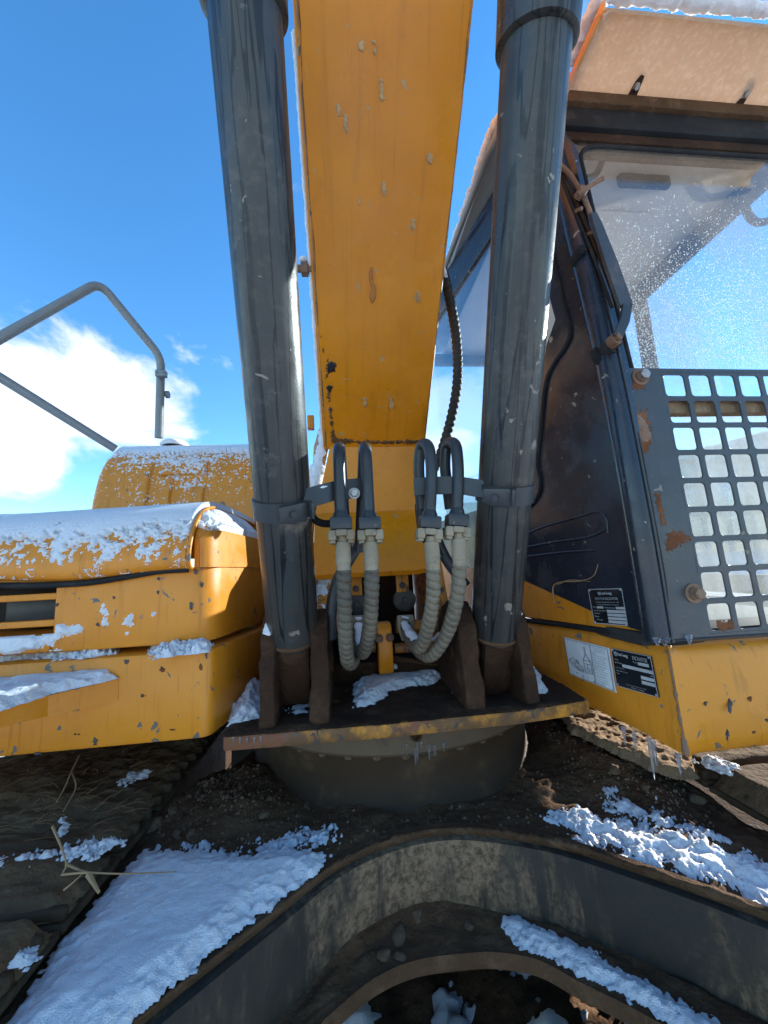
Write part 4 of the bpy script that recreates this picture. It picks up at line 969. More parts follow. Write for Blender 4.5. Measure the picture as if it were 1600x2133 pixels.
    prism('lower_windscreen', [(.86, 1.03, 1.26), (1.80, 1.03, 1.26), (1.80, 1.03, zb-.012), (.86, 1.03, zb-.012)], (0, .006, 0), 'lowerglass', cab, 0)
    prism('screen_bar', [fz(.86, zb-.025, .004), fz(1.80, zb-.025, .004), fz(1.80, zb+.02, .004), fz(.86, zb+.02, .004)], -FPL.n*.03, 'mud_light', cab, .004)
    gk = [fz(.885, zb+.02, .003), fz(.885, 2.93, .003), fz(1.70, 2.93, .003), fz(1.785, 2.86, .003), fz(1.785, zb, .003)]
    tube('screen_gasket', resample(fillet(gk, .09), .02)[0], .008, 'rubber', cab, 10)
    # header bars above the windscreen
    for z0, z1, y0, m in ((3.085, 3.135, 1.070, 'mud'), (3.015, 3.083, 1.085, 'rubber'), (2.985, 3.013, 1.075, 'rubber'), (2.945, 2.983, 1.09, 'mud_dark')):
        box('header_strip', (.80, y0, z0), (1.86, y0+.07, z1), m, cab, .006)
    # roof, headliner
    box('roof', (.655, 1.13, 3.137), (1.90, 2.8, 3.185), 'rail', cab, .015)
    tube('roof_gutter', [(.69, 1.10, 3.125), (.645, 1.3, 3.125), (.62, 1.9, 3.125), (.60, 2.8, 3.125)], .014, 'rail', cab, 10)
    box('headliner', (.80, 1.17, 3.06), (1.86, 2.7, 3.075), 'interior', cab, .004)
    box('roof_hatch', (.98, 1.45, 3.045), (1.5, 2.2, 3.0585), 'interior', cab, .01)
    # door side and rear, window frames
    for y0, y1 in ((1.12, 1.17), (1.93, 1.99), (2.66, 2.72)): box('door_post', (1.81, y0, 1.24), (1.87, y1, 3.08), 'interior_dark', cab, .008)
    box('door_sill', (1.82, 1.17, 1.255), (1.87, 2.66, 1.34), 'interior_dark', cab, .006)
    box('door_header', (1.80, 1.12, 2.98), (1.87, 2.7, 3.07), 'interior_dark', cab, .01)
    box('door_window', (1.838, 1.172, 1.342), (1.843, 2.658, 2.978), 'sideglass', cab, 0)
    box('rear_panel', (.74, 2.68, 1.24), (1.81, 2.72, 1.9), 'interior_dark', cab, .006)
    box('rear_window', (.74, 2.698, 1.902), (1.81, 2.703, 2.978), 'sideglass', cab, 0)
    box('rear_header', (.74, 2.68, 2.98), (1.81, 2.72, 3.07), 'interior_dark', cab, .006)
    box('cab_floor', (.80, 1.02, 1.205), (1.78, 2.7, 1.24), 'interior_dark', cab, .004)
    st = box('seat', (1.15, 1.98, 1.50), (1.62, 2.44, 1.62), 'seat', cab, .04); box('seat_back', (1.17, 2.42, 1.6), (1.6, 2.54, 2.2), 'seat', cab, .04)
    box('seat_base', (1.2, 2.0, 1.235), (1.57, 2.4, 1.50), 'interior_dark', cab, .02)
    for x in (1.05, 1.66):
        box('console', (x-.07, 1.9, 1.235), (x+.07, 2.4, 1.66), 'interior_dark', cab, .03)
        tube('joystick', [(x, 1.96, 1.66), (x, 1.94, 1.74), (x, 1.93, 1.84)], [.012, .014, .022], 'rubber', cab, 12)
    # roof furniture seen through the glass
    m0 = P(1340, 372, Y=1.30); box('inside_mirror', m0-np.array([.12, .015, .045]), m0+np.array([.12, .015, .045]), 'interior_dark', cab, .014)
    for dx in (-.05, .03): tube('mirror_stalk', [m0+np.array([dx, 0, .03]), (m0[0]+dx, m0[1]+.02, 3.07)], .008, 'interior_dark', cab, 8)
    gh = [P(1175, 330, Y=1.25), P(1185, 372, Y=1.25), P(1240, 372, Y=1.25), P(1258, 325, Y=1.25)]
    tube('grab_handle', resample(fillet(gh, .05), .01)[0], .013, 'interior_dark', cab, 10)
    gh = [P(1590, 380, Y=1.35), P(1545, 420, Y=1.35), P(1570, 468, Y=1.35), P(1640, 450, Y=1.35)]
    tube('mirror_bracket', resample(fillet(gh, .06), .01)[0], .016, 'interior_dark', cab, 10)
    # sun visor above the windscreen
    back = [(.862, 1.095, 3.142), (1.92, 1.095, 3.142)]; fnt = [(.868, .885, 3.185), (1.92, .885, 3.185)]
    rows = []
    for t in np.linspace(0, 1, 18):
        r = []
        for s in np.linspace(0, 1, 40):
            a = np.array(back[0])*(1-s)+np.array(back[1])*s; b = np.array(fnt[0])*(1-s)+np.array(fnt[1])*s; q = a*(1-t)+b*t
            q[2] += .012*math.sin(math.pi*t) - .03*max(0, (t-.93)/.07)**2 - .03*max(0, (.03-s)/.03)**2; r.append(q)
        rows.append(r)
    v = loft('sun_visor', rows, 'visor', cab, thick=.007, auto=60)
    side = [(.858, 1.10, 3.135), (.866, .88, 3.15), (.866, .875, 3.182), (.858, 1.10, 3.165)]
    prism('visor_cheek', side, (.012, 0, .004), 'orange_lip', cab, .003)
    for x, y in ((1313, 200), (1537, 213)):
        q = P(x, y, Y=1.085); prism('visor_tab', [q+np.array(w_) for w_ in ((-.02, 0, -.012), (.012, 0, -.012), (.016, -.05, .022), (.0, -.055, .026))], (.004, 0, -.008), 'mud_dark', cab, .002)
        hexbolt('tab_bolt', q+np.array([.002, -.028, .0]), (0, -.3, -1), .009, .01, 'boltsteel', cab)
    return fz
FZ = build_cab()

def build_guard():
    # punched steel guard in front of the lower windscreen
    TLg, BLg = P(1292, 766, Y=.985), P(1388, 1333, Y=.962); H = np.linalg.norm(TLg-BLg); dz = (BLg-TLg)/H; dx = np.array([1., 0, 0])
    dx = dx - dz*(dx @ dz); dx /= np.linalg.norm(dx); nrm = np.cross(dx, dz); nrm = nrm if nrm[1] < 0 else -nrm
    W = .95; pit = .0835; hs = .0335; rad = .010
    ang = [math.radians(a) for a in (0, 30, 60, 90)]
    bm = bmesh.new()
    def pt(u, v): return bm.verts.new(tuple(TLg+dx*u+dz*v))
    u0, v0 = .125, .013; nc, nr = 9, 9
    for i in range(nc):
        for j in range(nr):
            cu, cv = u0+pit*(i+.5), v0+pit*(j+.5); hw, hh = hs, hs+.0005
            out = []; inn = []
            for q, (sx, sy) in enumerate(((1, 1), (-1, 1), (-1, -1), (1, -1))):
                for k, a in enumerate(ang):
                    aa = a+q*math.pi/2; inn.append((cu+sx*(hw-rad)+rad*math.cos(aa), cv+sy*(hh-rad)+rad*math.sin(aa)))
                    e = pit/2; cx_, cy_ = cu+sx*e, cv+sy*e
                    if k in (0,): out.append((cu+sx*e if q % 2 == 0 else cx_, cv+sy*(hh-rad)) if q % 2 == 0 else (cu+sx*(hw-rad), cv+sy*e))
                    elif k == 3: out.append((cu+sx*(hw-rad), cv+sy*e) if q % 2 == 0 else (cu+sx*e, cv+sy*(hh-rad)))
                    else: out.append((cx_, cy_))
            vi = [pt(*p) for p in inn]; vo = [pt(*p) for p in out]; n = len(vi)
            for k in range(n):
                k2 = (k+1) % n
                try: bm.faces.new((vo[k], vo[k2], vi[k2], vi[k]))
                except ValueError: pass
    def quad(a, b, c, d): bm.faces.new((pt(a, c), pt(b, c), pt(b, d), pt(a, d)))
    ue, ve = u0+nc*pit, v0+nr*pit
    quad(0, u0, 0, v0); quad(u0, ue, 0, v0); quad(ue, W, 0, v0)
    for j in range(nr): quad(0, u0, v0+j*pit, v0+(j+1)*pit); quad(ue, W, v0+j*pit, v0+(j+1)*pit)
    quad(0, u0, ve, H); quad(u0, ue, ve, H); quad(ue, W, ve, H)
    bmesh.ops.remove_doubles(bm, verts=bm.verts, dist=.0004)
    bmesh.ops.dissolve_degenerate(bm, edges=bm.edges, dist=.0002)
    bmesh.ops.recalc_face_normals(bm, faces=bm.faces)
    if bm.faces[0].normal.dot(Vector(nrm)) < 0: bmesh.ops.reverse_faces(bm, faces=bm.faces)
    me = bpy.data.meshes.new('front_guard'); bm.to_mesh(me); bm.free(); me.materials.append(M['guard'])
    g = link('front_guard', me, EX, label='punched steel guard plate bolted over the lower windscreen'); s = g.modifiers.new('thickness', 'SOLIDIFY'); s.thickness = .006; s.offset = -1
    bv = g.modifiers.new('soft', 'BEVEL'); bv.width = .0012; bv.segments = 1; bv.limit_method = 'ANGLE'
    # folded left flange and bottom lip
    L = [TLg+dz*t for t in np.linspace(0, H, 30)]; rows = []
    for o, b in ((0., 0.), (-.008, -.002), (-.014, -.010), (-.017, -.03), (-.017, -.055)):
        rows.append([q+dx*o+nrm*b+nrm*.001*math.sin(i) for i, q in enumerate(L)])
    loft('guard_flange', rows, 'guard', g, thick=.004, auto=None)
    B = [TLg+dx*u+dz*H for u in np.linspace(0, W, 20)]
    loft('guard_lip', [B, [q+dz*.006-nrm*.004 for q in B], [q+dz*.009-nrm*.03 for q in B]], 'guard', g, thick=.004, auto=None)
    for (x, y), r in (((1333, 786), .0155), ((1444, 1236), .0155)):
        o = Plane(TLg, TLg+dx, BLg)(x, y); mt = 'boltsteel' if y < 900 else 'rustbolt'
        bo = lathe('guard_bolt', o, nrm, [(0, .026), (.004, .026), (.004, .017), (.012, .017)], 'rustbolt', g, 24); hexbolt('bolt_head', o+nrm*.012, nrm, r, .014, mt, bo, False)
    # hammered dent with torn edge
    o = Plane(TLg, TLg+dx, BLg)(1338, 895); V = []; Fc = []; n = 26
    for i in range(n):
        for j in range(n):
            a, b = (i/(n-1)-.5)*.055, (j/(n-1)-.5)*.12; q = np.array([a*40, b*40, 0]); f = np.exp(-(a/.017)**2-(b/.036)**2)
            V.append(o+dx*(a+.15*b)+dz*b+nrm*(-.0012+.011*f*(.5+fbm(q[None], 3, 2)[0])))
    Fc = [(i*n+j, (i+1)*n+j, (i+1)*n+j+1, i*n+j+1) for i in range(n-1) for j in range(n-1)]
    mesh_obj('rusty_dent', V, Fc, 'rustbolt', g, True)
    return dx, dz, nrm
build_guard()

def build_wiper():
    wp = empty('wiper', tuple(P(1268, 722, Y=.97)), EX)
    b = P(1270, 728, Y=.985)
    lathe('wiper_pivot', b+np.array([-.02, .03, -.012]), (.35, -1, .25), [(0, .032), (.018, .032), (.020, .022), (.05, .022), (.052, .014), (.075, .014)], 'rubber', wp, 22)
    a1 = P(1283, 706, Y=.925); a2 = P(1303, 640, Y=.93)
    rt = lathe('arm_nut', a1+np.array([0, .01, 0]), (.2, -1, .1), [(-.01, .018), (.012, .018), (.012, .011), (.022, .010)], 'rustbolt', wp, 12)
    def flat(name, pts, wd, th, mat):
        pts = [np.array(p) for p in pts]; rows = [[], []]
        for i, p in enumerate(pts):
            t = pts[min(i+1, len(pts)-1)]-pts[max(i-1, 0)]; t /= np.linalg.norm(t); s = np.cross(t, [0, 1, 0]); s /= np.linalg.norm(s)
            w_ = wd if np.isscalar(wd) else wd[i]; rows[0].append(p+s*w_/2); rows[1].append(p-s*w_/2)
        return loft(name, rows, mat, wp, thick=th, auto=30)
    flat('arm_link', [a1, (a1+a2)/2+np.array([.004, -.004, 0]), a2], .026, .010, 'pipe')
    flat('arm_channel', [P(1300, 642, Y=.935), P(1270, 555, Y=.955), P(1240, 470, Y=.98), P(1232, 450, Y=.985)], [.040, .040, .028, .02], .012, 'guard')
    tube('arm_rod', spline([P(1238, 470, Y=.985), P(1225, 432, Y=.99), P(1210, 400, Y=1.0), P(1188, 365, Y=1.01), P(1168, 345, Y=1.02)], 24), .0075, 'rustbolt', wp, 10)
    tube('blade_spine', spline([P(1290, 640, Y=.955), P(1252, 540, Y=.98), P(1222, 470, Y=1.0), P(1195, 412, Y=1.02), P(1168, 355, Y=1.035)], 24), .007, 'mud_dark', wp, 8)
    tube('blade_rubber', spline([P(1275, 640, Y=.965), P(1240, 545, Y=.985), P(1212, 475, Y=1.005), P(1185, 412, Y=1.025), P(1160, 350, Y=1.04)], 24), .005, 'rubber', wp, 8)
    tube('hook_pin', [P(1205, 404, Y=.985), P(1222, 392, Y=.97), P(1256, 372, Y=.955)], .0075, 'rustbolt', wp, 10)
    lathe('hook_joint', P(1210, 402, Y=.99), (.2, -1, .2), [(-.015, .014), (.014, .016), (.018, .01)], 'rustbolt', wp, 10)
    for x, y in ((1200, 440), (1222, 490), (1240, 530)): tube('blade_claw', [P(x, y, Y=1.005), P(x+12, y-6, Y=.985)], .006, 'rustbolt', wp, 8)
build_wiper()

# ------------------------------------------------------------------ cab base below the cab
def build_apron():
    side_pl = Plane(T0, T1, (.816, .95, .957))
    # side: rows from top (seam) to bottom, columns front -> back
    cols = 16; rows = []
    top = spline([T0+np.array([0, 0, -.006]), side_pl(1300, 1330), side_pl(1180, 1308), T1+np.array([0, 0, -.006]), np.array([.60, 2.4, 1.206])], cols)
    Bq = np.array([.816, .95, .957]); bot = spline([Bq, P(1280, 1508, X=.765), P(1140, 1450, X=.715), np.array([.705, 1.75, .965]), np.array([.66, 2.4, .97])], cols)
    mid = []
    for a, b in zip(top, bot): mid.append((a, b))
    for k, t in enumerate((0, .04, .10, .35, .6, .8, .92, 1.0)):
        r = []
        for i, (a, b) in enumerate(mid):
            q = a*(1-t)+b*t; back = np.clip(i/6, 0, 1)
            q = q + SPL.n*(.010*math.sin(min(1, t/.1)*math.pi/2) - .010) + np.array([.05*back*max(0, (t-.6)/.4)**2, 0, 0]); r.append(q)
        rows.append(r)
    ap = loft('cab_base', rows, 'yellow', EX, thick=.006, auto=50)
    global BASE_BVH
    from mathutils.bvhtree import BVHTree
    BASE_BVH = BVHTree.FromPolygons([v.co.copy() for v in ap.data.vertices], [tuple(p.vertices) for p in ap.data.polygons])
    # front face, top and bottom edges rolled
    fr = []
    for t, off in ((0, -.055), (.03, -.02), (.07, -.006), (.13, 0), (.5, .004), (.85, 0), (.95, -.006), (1.0, -.022)):
        a = T0*(1-t)+Bq*t; fr.append([a*(1-s)+(a+np.array([1.05, .0, 0]))*s + np.array([0, -off*np.clip(s*30, 0, 1), 0]) for s in np.linspace(0, 1, 40)])
    loft('base_front', fr, 'yellow', ap, thick=.006, auto=60)
    box('base_top', (.84, 1.0, 1.190), (1.60, 2.6, 1.199), 'mud_dark', ap, .003)
    # chipped edge along the fold
    pts = [T0*(1-t)+Bq*t+np.array([-.001, -.002, 0]) for t in np.linspace(.03, .99, 60)]
    tube('chipped_edge', pts, [.0015+.0035*max(0, fbm(np.array([[i*.35, 0, 0]]), 3, 8)[0]-.30)*4*(i/60)**.6 for i in range(60)], 'rustbolt', ap, 7)
    # dark rubber seam between cab and base
    sm = [T0+np.array([.10, -.004, .012]), T0+np.array([.0, -.002, .010])] + [SPL(x, y, .0) for x, y in ((1300, 1321), (1180, 1303), (1082, 1289))] + [np.array([.60, 2.3, 1.222])]
    tube('cab_mount_seal', resample(spline(sm, 40), .01)[0], .0085, 'rubber', ap, 10)
    return side_pl
SIDE = build_apron()

# ------------------------------------------------------------------ plates and decal with their printing
def bil(q, u, v): return (q[0]*(1-u)+q[1]*u)*(1-v) + (q[3]*(1-u)+q[2]*u)*v
def textmesh(txt):
    cu = bpy.data.curves.new('t', 'FONT'); cu.body = txt; cu.size = 1; cu.resolution_u = 2
    o = bpy.data.objects.new('t', cu); COL.objects.link(o); dg = bpy.context.evaluated_depsgraph_get(); dg.update()
    me = bpy.data.meshes.new_from_object(o.evaluated_get(dg)); bpy.data.objects.remove(o)
    V = np.array([v.co[:2] for v in me.vertices]) if len(me.vertices) else np.zeros((0, 2)); Fc = [tuple(p.vertices) for p in me.polygons]
    return V, Fc
def surf(p, n):
    hit = BASE_BVH.ray_cast(Vector(p+n*.15), Vector(-n)); return np.array(hit[0]) if hit[0] is not None else p
class Print:
    def __init__(s, quad, n, off, wrap=False): s.q = [np.array(p) for p in quad]; s.n = n; s.off = off; s.V = []; s.F = []; s.wrap = wrap
    def add(s, uv, faces):
        k = len(s.V); s.V += [(surf(bil(s.q, u, v), s.n) if s.wrap else bil(s.q, u, v))+s.n*s.off for u, v in uv]; s.F += [tuple(i+k for i in f) for f in faces]
    def rect(s, u0, v0, u1, v1):
        n = 8; uv = []
        for k in range(n+1): t = k/n; uv += [(u0+(u1-u0)*t, v0), (u0+(u1-u0)*t, v1)] if u1-u0 > v1-v0 else [(u0, v0+(v1-v0)*t), (u1, v0+(v1-v0)*t)]
        s.add(uv, [(2*k, 2*k+1, 2*k+3, 2*k+2) for k in range(n)])
    def line(s, a, b, wd=.006):
        a, b = np.array(a), np.array(b); d = b-a; d /= np.linalg.norm(d)+1e-9; p = np.array([-d[1], d[0]])*wd; s.add([a+p, b+p, b-p, a-p], [(0, 1, 2, 3)])
    def text(s, txt, u0, v0, u1, v1, bold=0):
        V, Fc = textmesh(txt); lo, hi = V.min(0), V.max(0); V = (V-lo)/(hi-lo)
        for dx_ in ((0,) if not bold else (-bold, 0, bold)): s.add([(u0+(u1-u0)*a+dx_, v1-(v1-v0)*b) for a, b in V], Fc)
    def ring(s, c, r, wd, asp=1, n=20):
        for k in range(n):
            a, b = 2*math.pi*k/n, 2*math.pi*(k+1)/n; s.line((c[0]+r*math.cos(a), c[1]+r*asp*math.sin(a)), (c[0]+r*math.cos(b), c[1]+r*asp*math.sin(b)), wd)
    def build(s, name, mat, parent): return mesh_obj(name, s.V, s.F, mat, parent)
def plate(name, pl, pix, mat, th, label, wrap=False):
    if not wrap:
        q = [pl(x, y, .0015) for x, y in pix]; o = prism(name, [p+pl.n*.001 for p in q], pl.n*th, mat, EX, .0006, label=label); return o, [p+pl.n*(th+.001) for p in q]
    q = []
    for x, y in pix:
        v = ray(x, y); hit = BASE_BVH.ray_cast(Vector(CAM), Vector(v).normalized()); q.append(np.array(hit[0]))
    g = [[surf(bil(q, u, w_), pl.n)+pl.n*(.0022+th) for u in np.linspace(0, 1, 12)] for w_ in np.linspace(0, 1, 12)]
    o = loft(name, g, mat, EX, thick=th+.001, auto=60, label=label)
    return o, q
def emblem(p, u0, v0, u1, v1):
    w_, h_ = u1-u0, v1-v0; p.rect(u0, v0, u0+.28*w_, v1-.25*h_); p.rect(u0+.4*w_, v0, u1, v0+.22*h_); p.rect(u0+.4*w_, v0+.36*h_, u1, v0+.58*h_); p.rect(u1-.25*w_, v0+.58*h_, u1, v1); p.rect(u0+.25*w_, v1-.2*h_, u1-.25*w_, v1)
def build_plates():
    # 1 upper plate on the charcoal panel
    o, q = plate('cab_data_plate', SPL, [(1227, 1227), (1298, 1225), (1311, 1304), (1240, 1298)], 'plate', .0015, 'small black data plate with silver frame on the charcoal cab side')
    p = Print(q, SPL.n, .0006); e = .02
    p.rect(0, 0, 1, e); p.rect(0, 1-e, 1, 1); p.rect(0, 0, e, 1); p.rect(1-e, 0, 1, 1)
    emblem(p, .29, .09, .36, .18); p.text('LiuGong', .38, .09, .69, .185, .006); p.text('ROPS FOR EXCAVATOR', .18, .245, .84, .315); p.text('Guangxi Liugong Machinery Co., Ltd.', .18, .36, .86, .405); p.text('Operator protective structure', .20, .43, .84, .47)
    p.text('Model', .06, .50, .14, .545); p.rect(.18, .50, .38, .56); p.text('Machine mass', .42, .51, .70, .55); p.rect(.74, .50, .98, .565)
    p.text('Serial number', .07, .60, .44, .64); p.rect(.47, .59, .98, .67); p.text('Standard', .07, .68, .24, .72); p.rect(.47, .69, .98, .765); p.text('Date', .07, .77, .2, .81); p.rect(.47, .785, .98, .86); p.text('Mass', .12, .86, .3, .90); p.rect(.47, .88, .98, .955)
    for u, v in ((.05, .04), (.95, .04), (.05, .96), (.95, .96)): p.rect(u-.025, v-.025, u+.025, v+.025)
    p.build('plate_print', 'plate_silver', o)
    # 2 white lifting decal
    o, q = plate('lifting_decal', SIDE, [(1177, 1327), (1271, 1350), (1287, 1443), (1190, 1404)], 'decal', .0008, 'white lifting instruction decal with a small line drawing', True)
    p = Print(q, SIDE.n, .0085, True)
    for a, b in (((.02, .03), (.98, .03)), ((.98, .03), (.98, .97)), ((.98, .97), (.02, .97)), ((.02, .97), (.02, .03)), ((.62, .03), (.62, .97))): p.line(a, b, .005)
    p.ring((.48, .16), .022, .004, 1.4, 12); p.line((.48, .2), (.49, .30)); p.line((.49, .30), (.42, .48)); p.line((.49, .30), (.58, .46)); p.line((.42, .48), (.59, .46))
    for a, b in (((.42, .48), (.43, .78)), ((.59, .46), (.59, .76)), ((.43, .78), (.60, .76)), ((.44, .56), (.57, .54)), ((.50, .56), (.50, .68)), ((.44, .68), (.58, .66)), ((.46, .72), (.57, .72))): p.line(a, b, .005)
    for a, b in (((.05, .62), (.17, .50)), ((.17, .50), (.25, .58)), ((.05, .62), (.2, .76)), ((.2, .60), (.22, .74)), ((.24, .70), (.40, .70)), ((.24, .78), (.38, .80)), ((.24, .70), (.24, .78)), ((.38, .72), (.38, .80)), ((.10, .60), (.20, .66)), ((.26, .62), (.40, .66))): p.line(a, b, .005)
    p.ring((.27, .58), .035, .004, 1.3, 14); p.ring((.27, .58), .018, .004, 1.3, 10)
    for k in range(5): p.ring((.25+.032*k, .755), .012, .003, 1.2, 8)
    p.text('P1', .20, .86, .25, .91); p.text('P2', .33, .88, .38, .93); p.text('W', .46, .87, .49, .92); p.text('1', .585, .92, .60, .96)
    words = ['1. Make sure the equipment', 'is strong enough for the', 'machine.', '2. The lifting holes are on', 'the counterweight and', 'frame, use all of them.', '3. Keep clear and do not', 'stand under the machine', 'when it is lifted.', '4. Use the ropes and the', 'spreader bar as shown.', '5. Lower the machine', 'slowly on firm ground.', '6. Lock the upper frame', 'before lifting.']
    for i, wd in enumerate(words):
        v = .07+.06*i; p.text(wd, .645, v, .645+.31*len(wd)/27, v+.034)
    p.build('decal_print', 'ink', o)
    # 3 black machine plate on the yellow base
    o, q = plate('machine_data_plate', SIDE, [(1277, 1350), (1360, 1367), (1377, 1453), (1289, 1428)], 'plate', .0015, 'black machine data plate riveted to the yellow cab base', True)
    p = Print(q, SIDE.n, .0085, True); e = .014
    p.rect(0, 0, 1, e); p.rect(0, 1-e, 1, 1); p.rect(0, 0, e, 1); p.rect(1-e, 0, 1, 1)
    emblem(p, .07, .07, .14, .19); p.text('LiuGong', .155, .08, .43, .19, .006); p.text('EXCAVATOR', .55, .09, .90, .19); p.text('Model', .55, .225, .64, .265); p.rect(.66, .22, .92, .30)
    p.text('Product', .06, .26, .16, .30); p.text('identification', .06, .34, .24, .38); p.rect(.25, .37, .98, .455); p.text('Engine power', .06, .48, .3, .52); p.text('Operating mass', .06, .56, .36, .60); p.text('Year', .06, .63, .14, .67); p.text('kW', .92, .49, .97, .53)
    p.rect(.68, .56, .98, .645); p.rect(.68, .68, .98, .765); p.text('Guangxi Liugong Machinery Co., Ltd.', .28, .87, .76, .90); p.text('Made in China', .40, .92, .70, .95)
    for u, v in ((.04, .04), (.95, .05), (.05, .95), (.96, .95)): p.rect(u-.02, v-.02, u+.02, v+.02)
    p.build('plate_print', 'plate_silver', o)
build_plates()

# ================================================================== SNOW, ICE, STONES, STRAW
def SNOW(name, pix, Z, label, **k): return snow_flat(name, pix, Z, kind='stuff', label=label, category='snow', **k)
SNOW('leg_snow', [(-30, 2200), (20, 2128), (150, 1945), (215, 1860), (262, 1812), (300, 1775), (350, 1775), (430, 1785), (520, 1790), (600, 1772), (672, 1782), (660, 1822), (575, 1888), (450, 1985), (330, 2085), (200, 2190)], ZT, 'smooth blue-shaded snow sheet on the left leg of the carbody', zfun=lambda X, Y: .72*(ZT+.004+.02*(fbm(np.stack([X, Y, X*0], -1)*2.2, 3, 8)-.5))+.28*carz(X, Y), hmax=.020, k=.40, amp=.016, step=.004, lump=.06, seed=2)
SNOW('speckled_snow', [(300, 1765), (420, 1755), (560, 1735), (690, 1700), (715, 1730), (700, 1775), (600, 1790), (400, 1800)], ZT, 'thin speckled snow at the upper edge of the left leg', zfun=carz, hmax=.007, k=.35, amp=.055, nsc=40, thr=.034, step=.0035, lump=.4, seed=12, mat='snow_dirty')
SNOW('right_leg_snow', [(1120, 1700), (1185, 1672), (1300, 1705), (1400, 1740), (1500, 1765), (1660, 1810), (1690, 1925), (1600, 1882), (1500, 1848), (1400, 1812), (1310, 1780), (1220, 1742)], ZT, 'crumbly snow lying on the right leg of the carbody', zfun=carz, hmax=.009, k=.22, amp=.045, nsc=34, thr=.008, step=.003, lump=.22, seed=22)
SNOW('loose_snow', [(1230, 1640), (1320, 1650), (1420, 1700), (1560, 1745), (1600, 1790), (1450, 1770), (1300, 1720), (1240, 1690)], ZT, 'sparse grains of snow beside the right track', zfun=carz, hmax=.006, k=.3, amp=.06, nsc=45, thr=.045, step=.004, lump=.5, seed=27, mat='snow_dirty')
SNOW('flange_snow', [(1030, 1902), (1075, 1912), (1170, 1952), (1300, 2020), (1420, 2088), (1560, 2170), (1480, 2190), (1375, 2118), (1262, 2054), (1122, 1984), (1050, 1950)], ZF+.004, 'strip of snow on the lower flange of the right leg', hmax=.012, k=.5, amp=.012, nsc=30, step=.0035, lump=.22, seed=32)
SNOW('deck_snow', [(730, 1478), (745, 1420), (760, 1400), (830, 1390), (905, 1398), (925, 1412), (880, 1428), (820, 1440), (772, 1470)], 1.056, 'wet snow lying on the deck plate between the cylinder feet', hmax=.022, k=.6, amp=.018, step=.0035, seed=42)
SNOW('deck_pile', [(474, 1512), (492, 1460), (508, 1415), (520, 1385), (548, 1372), (556, 1400), (553, 1470), (552, 1502)], 1.052, 'deep snow pile on the deck between lower tool box and left cylinder foot', hmax=.055, k=1.0, amp=.012, step=.004, seed=44, lump=.45)
SNOW('deck_corner_snow', [(1100, 1450), (1102, 1405), (1112, 1392), (1128, 1410), (1140, 1446)], 1.052, 'snow pile on the deck between right cylinder foot and cab base', hmax=.05, k=1.2, amp=.010, step=.004, seed=46, lump=.4)
SNOW('deck_specks', [(590, 1480), (640, 1445), (655, 1460), (650, 1490), (600, 1500)], 1.054, 'specks of snow in front of the left cylinder foot', hmax=.010, k=.5, amp=.03, nsc=40, thr=.018, step=.003, seed=48)
SNOW('deck_specks', [(935, 1440), (965, 1432), (980, 1448), (950, 1456)], 1.054, 'small dab of snow in front of the right cylinder foot', hmax=.012, k=.6, amp=.015, nsc=40, thr=.004, step=.003, seed=49)

def crust(name, pts, r, label, seed=0, flat=.6, mat='snow', jitter=.35):
    """lumpy snow lying along an edge"""
    p, t = resample(pts, .006); n = fbm(np.stack([t*22, t*0, t*0+seed], 1), 3, seed); rr = r*(1-jitter+2*jitter*n); rr[0] = rr[-1] = r*.2
    seg = 10; V = []; Fc = []; tan = np.gradient(p, axis=0); tan /= np.linalg.norm(tan, axis=1)[:, None]
    for i in range(len(p)):
        s = np.cross(tan[i], [0, 0, 1.]); l = np.linalg.norm(s); s = s/l if l > .1 else np.array([1., 0, 0]); u = np.cross(s, tan[i])
        for k in range(seg):
            a = 2*math.pi*k/seg; q = p[i]+rr[i]*(s*math.cos(a)+u*math.sin(a)*flat)
            q = q + (fbm((q*70)[None], 2, seed+3)[0]-.5)*r*.8*(s*math.cos(a)+u*math.sin(a)); V.append(q)
    for i in range(len(p)-1):
        for k in range(seg): k2 = (k+1) % seg; Fc.append((i*seg+k, i*seg+k2, (i+1)*seg+k2, (i+1)*seg+k))
    Fc.append(tuple(range(seg))[::-1]); Fc.append(tuple((len(p)-1)*seg+k for k in range(seg)))
    return mesh_obj(name, V, Fc, mat, None, True, kind='stuff', label=label, category='snow')
crust('visor_snow', [(.855, 1.04, 3.185), (.862, .90, 3.205), (.90, .878, 3.212), (1.3, .876, 3.215), (1.92, .876, 3.215)], .022, 'fringe of snow along the front edge of the sun visor', 1)
crust('roof_snow', [(.685, 1.12, 3.185), (.655, 1.3, 3.188), (.655, 1.9, 3.19), (.655, 2.7, 3.19)], .022, 'line of snow along the inner edge of the cab roof', 2)
crust('boom_snow', [B0+BD*s+np.array([-.0855, 0, 0])-BN*(.014+.004*math.sin(s*9)) for s in np.linspace(.05, 1.22, 40)], .0075, 'thin snow line on the left edge of the boom', 3, 1.0)
crust('boom_foot_snow', [(-.142, 1.755, 1.78), (-.132, 1.75, 1.86), (-.105, 1.745, 1.96), (-.085, 1.74, 2.03), (-.072, 1.72, 2.10)], .030, 'thick snow packed on the left flank of the boom foot', 4, 1.1)
crust('conduit_snow', [q+np.array([-.004, -.010, .012]) for q in cp[2:34]], .013, 'snow on the top bend of the ribbed conduit', 5, .9)
crust('bracket_snow', [P(648, 1020, Y=1.005), P(668, 1016, Y=1.015), P(695, 1011, Y=1.035)], .009, 'snow on the pipe bracket of the left cylinder', 6)
crust('port_snow', [P(622, 541, Y=1.20), P(640, 539, Y=1.20)], .010, 'dab of snow on the plugged port of the boom', 7)
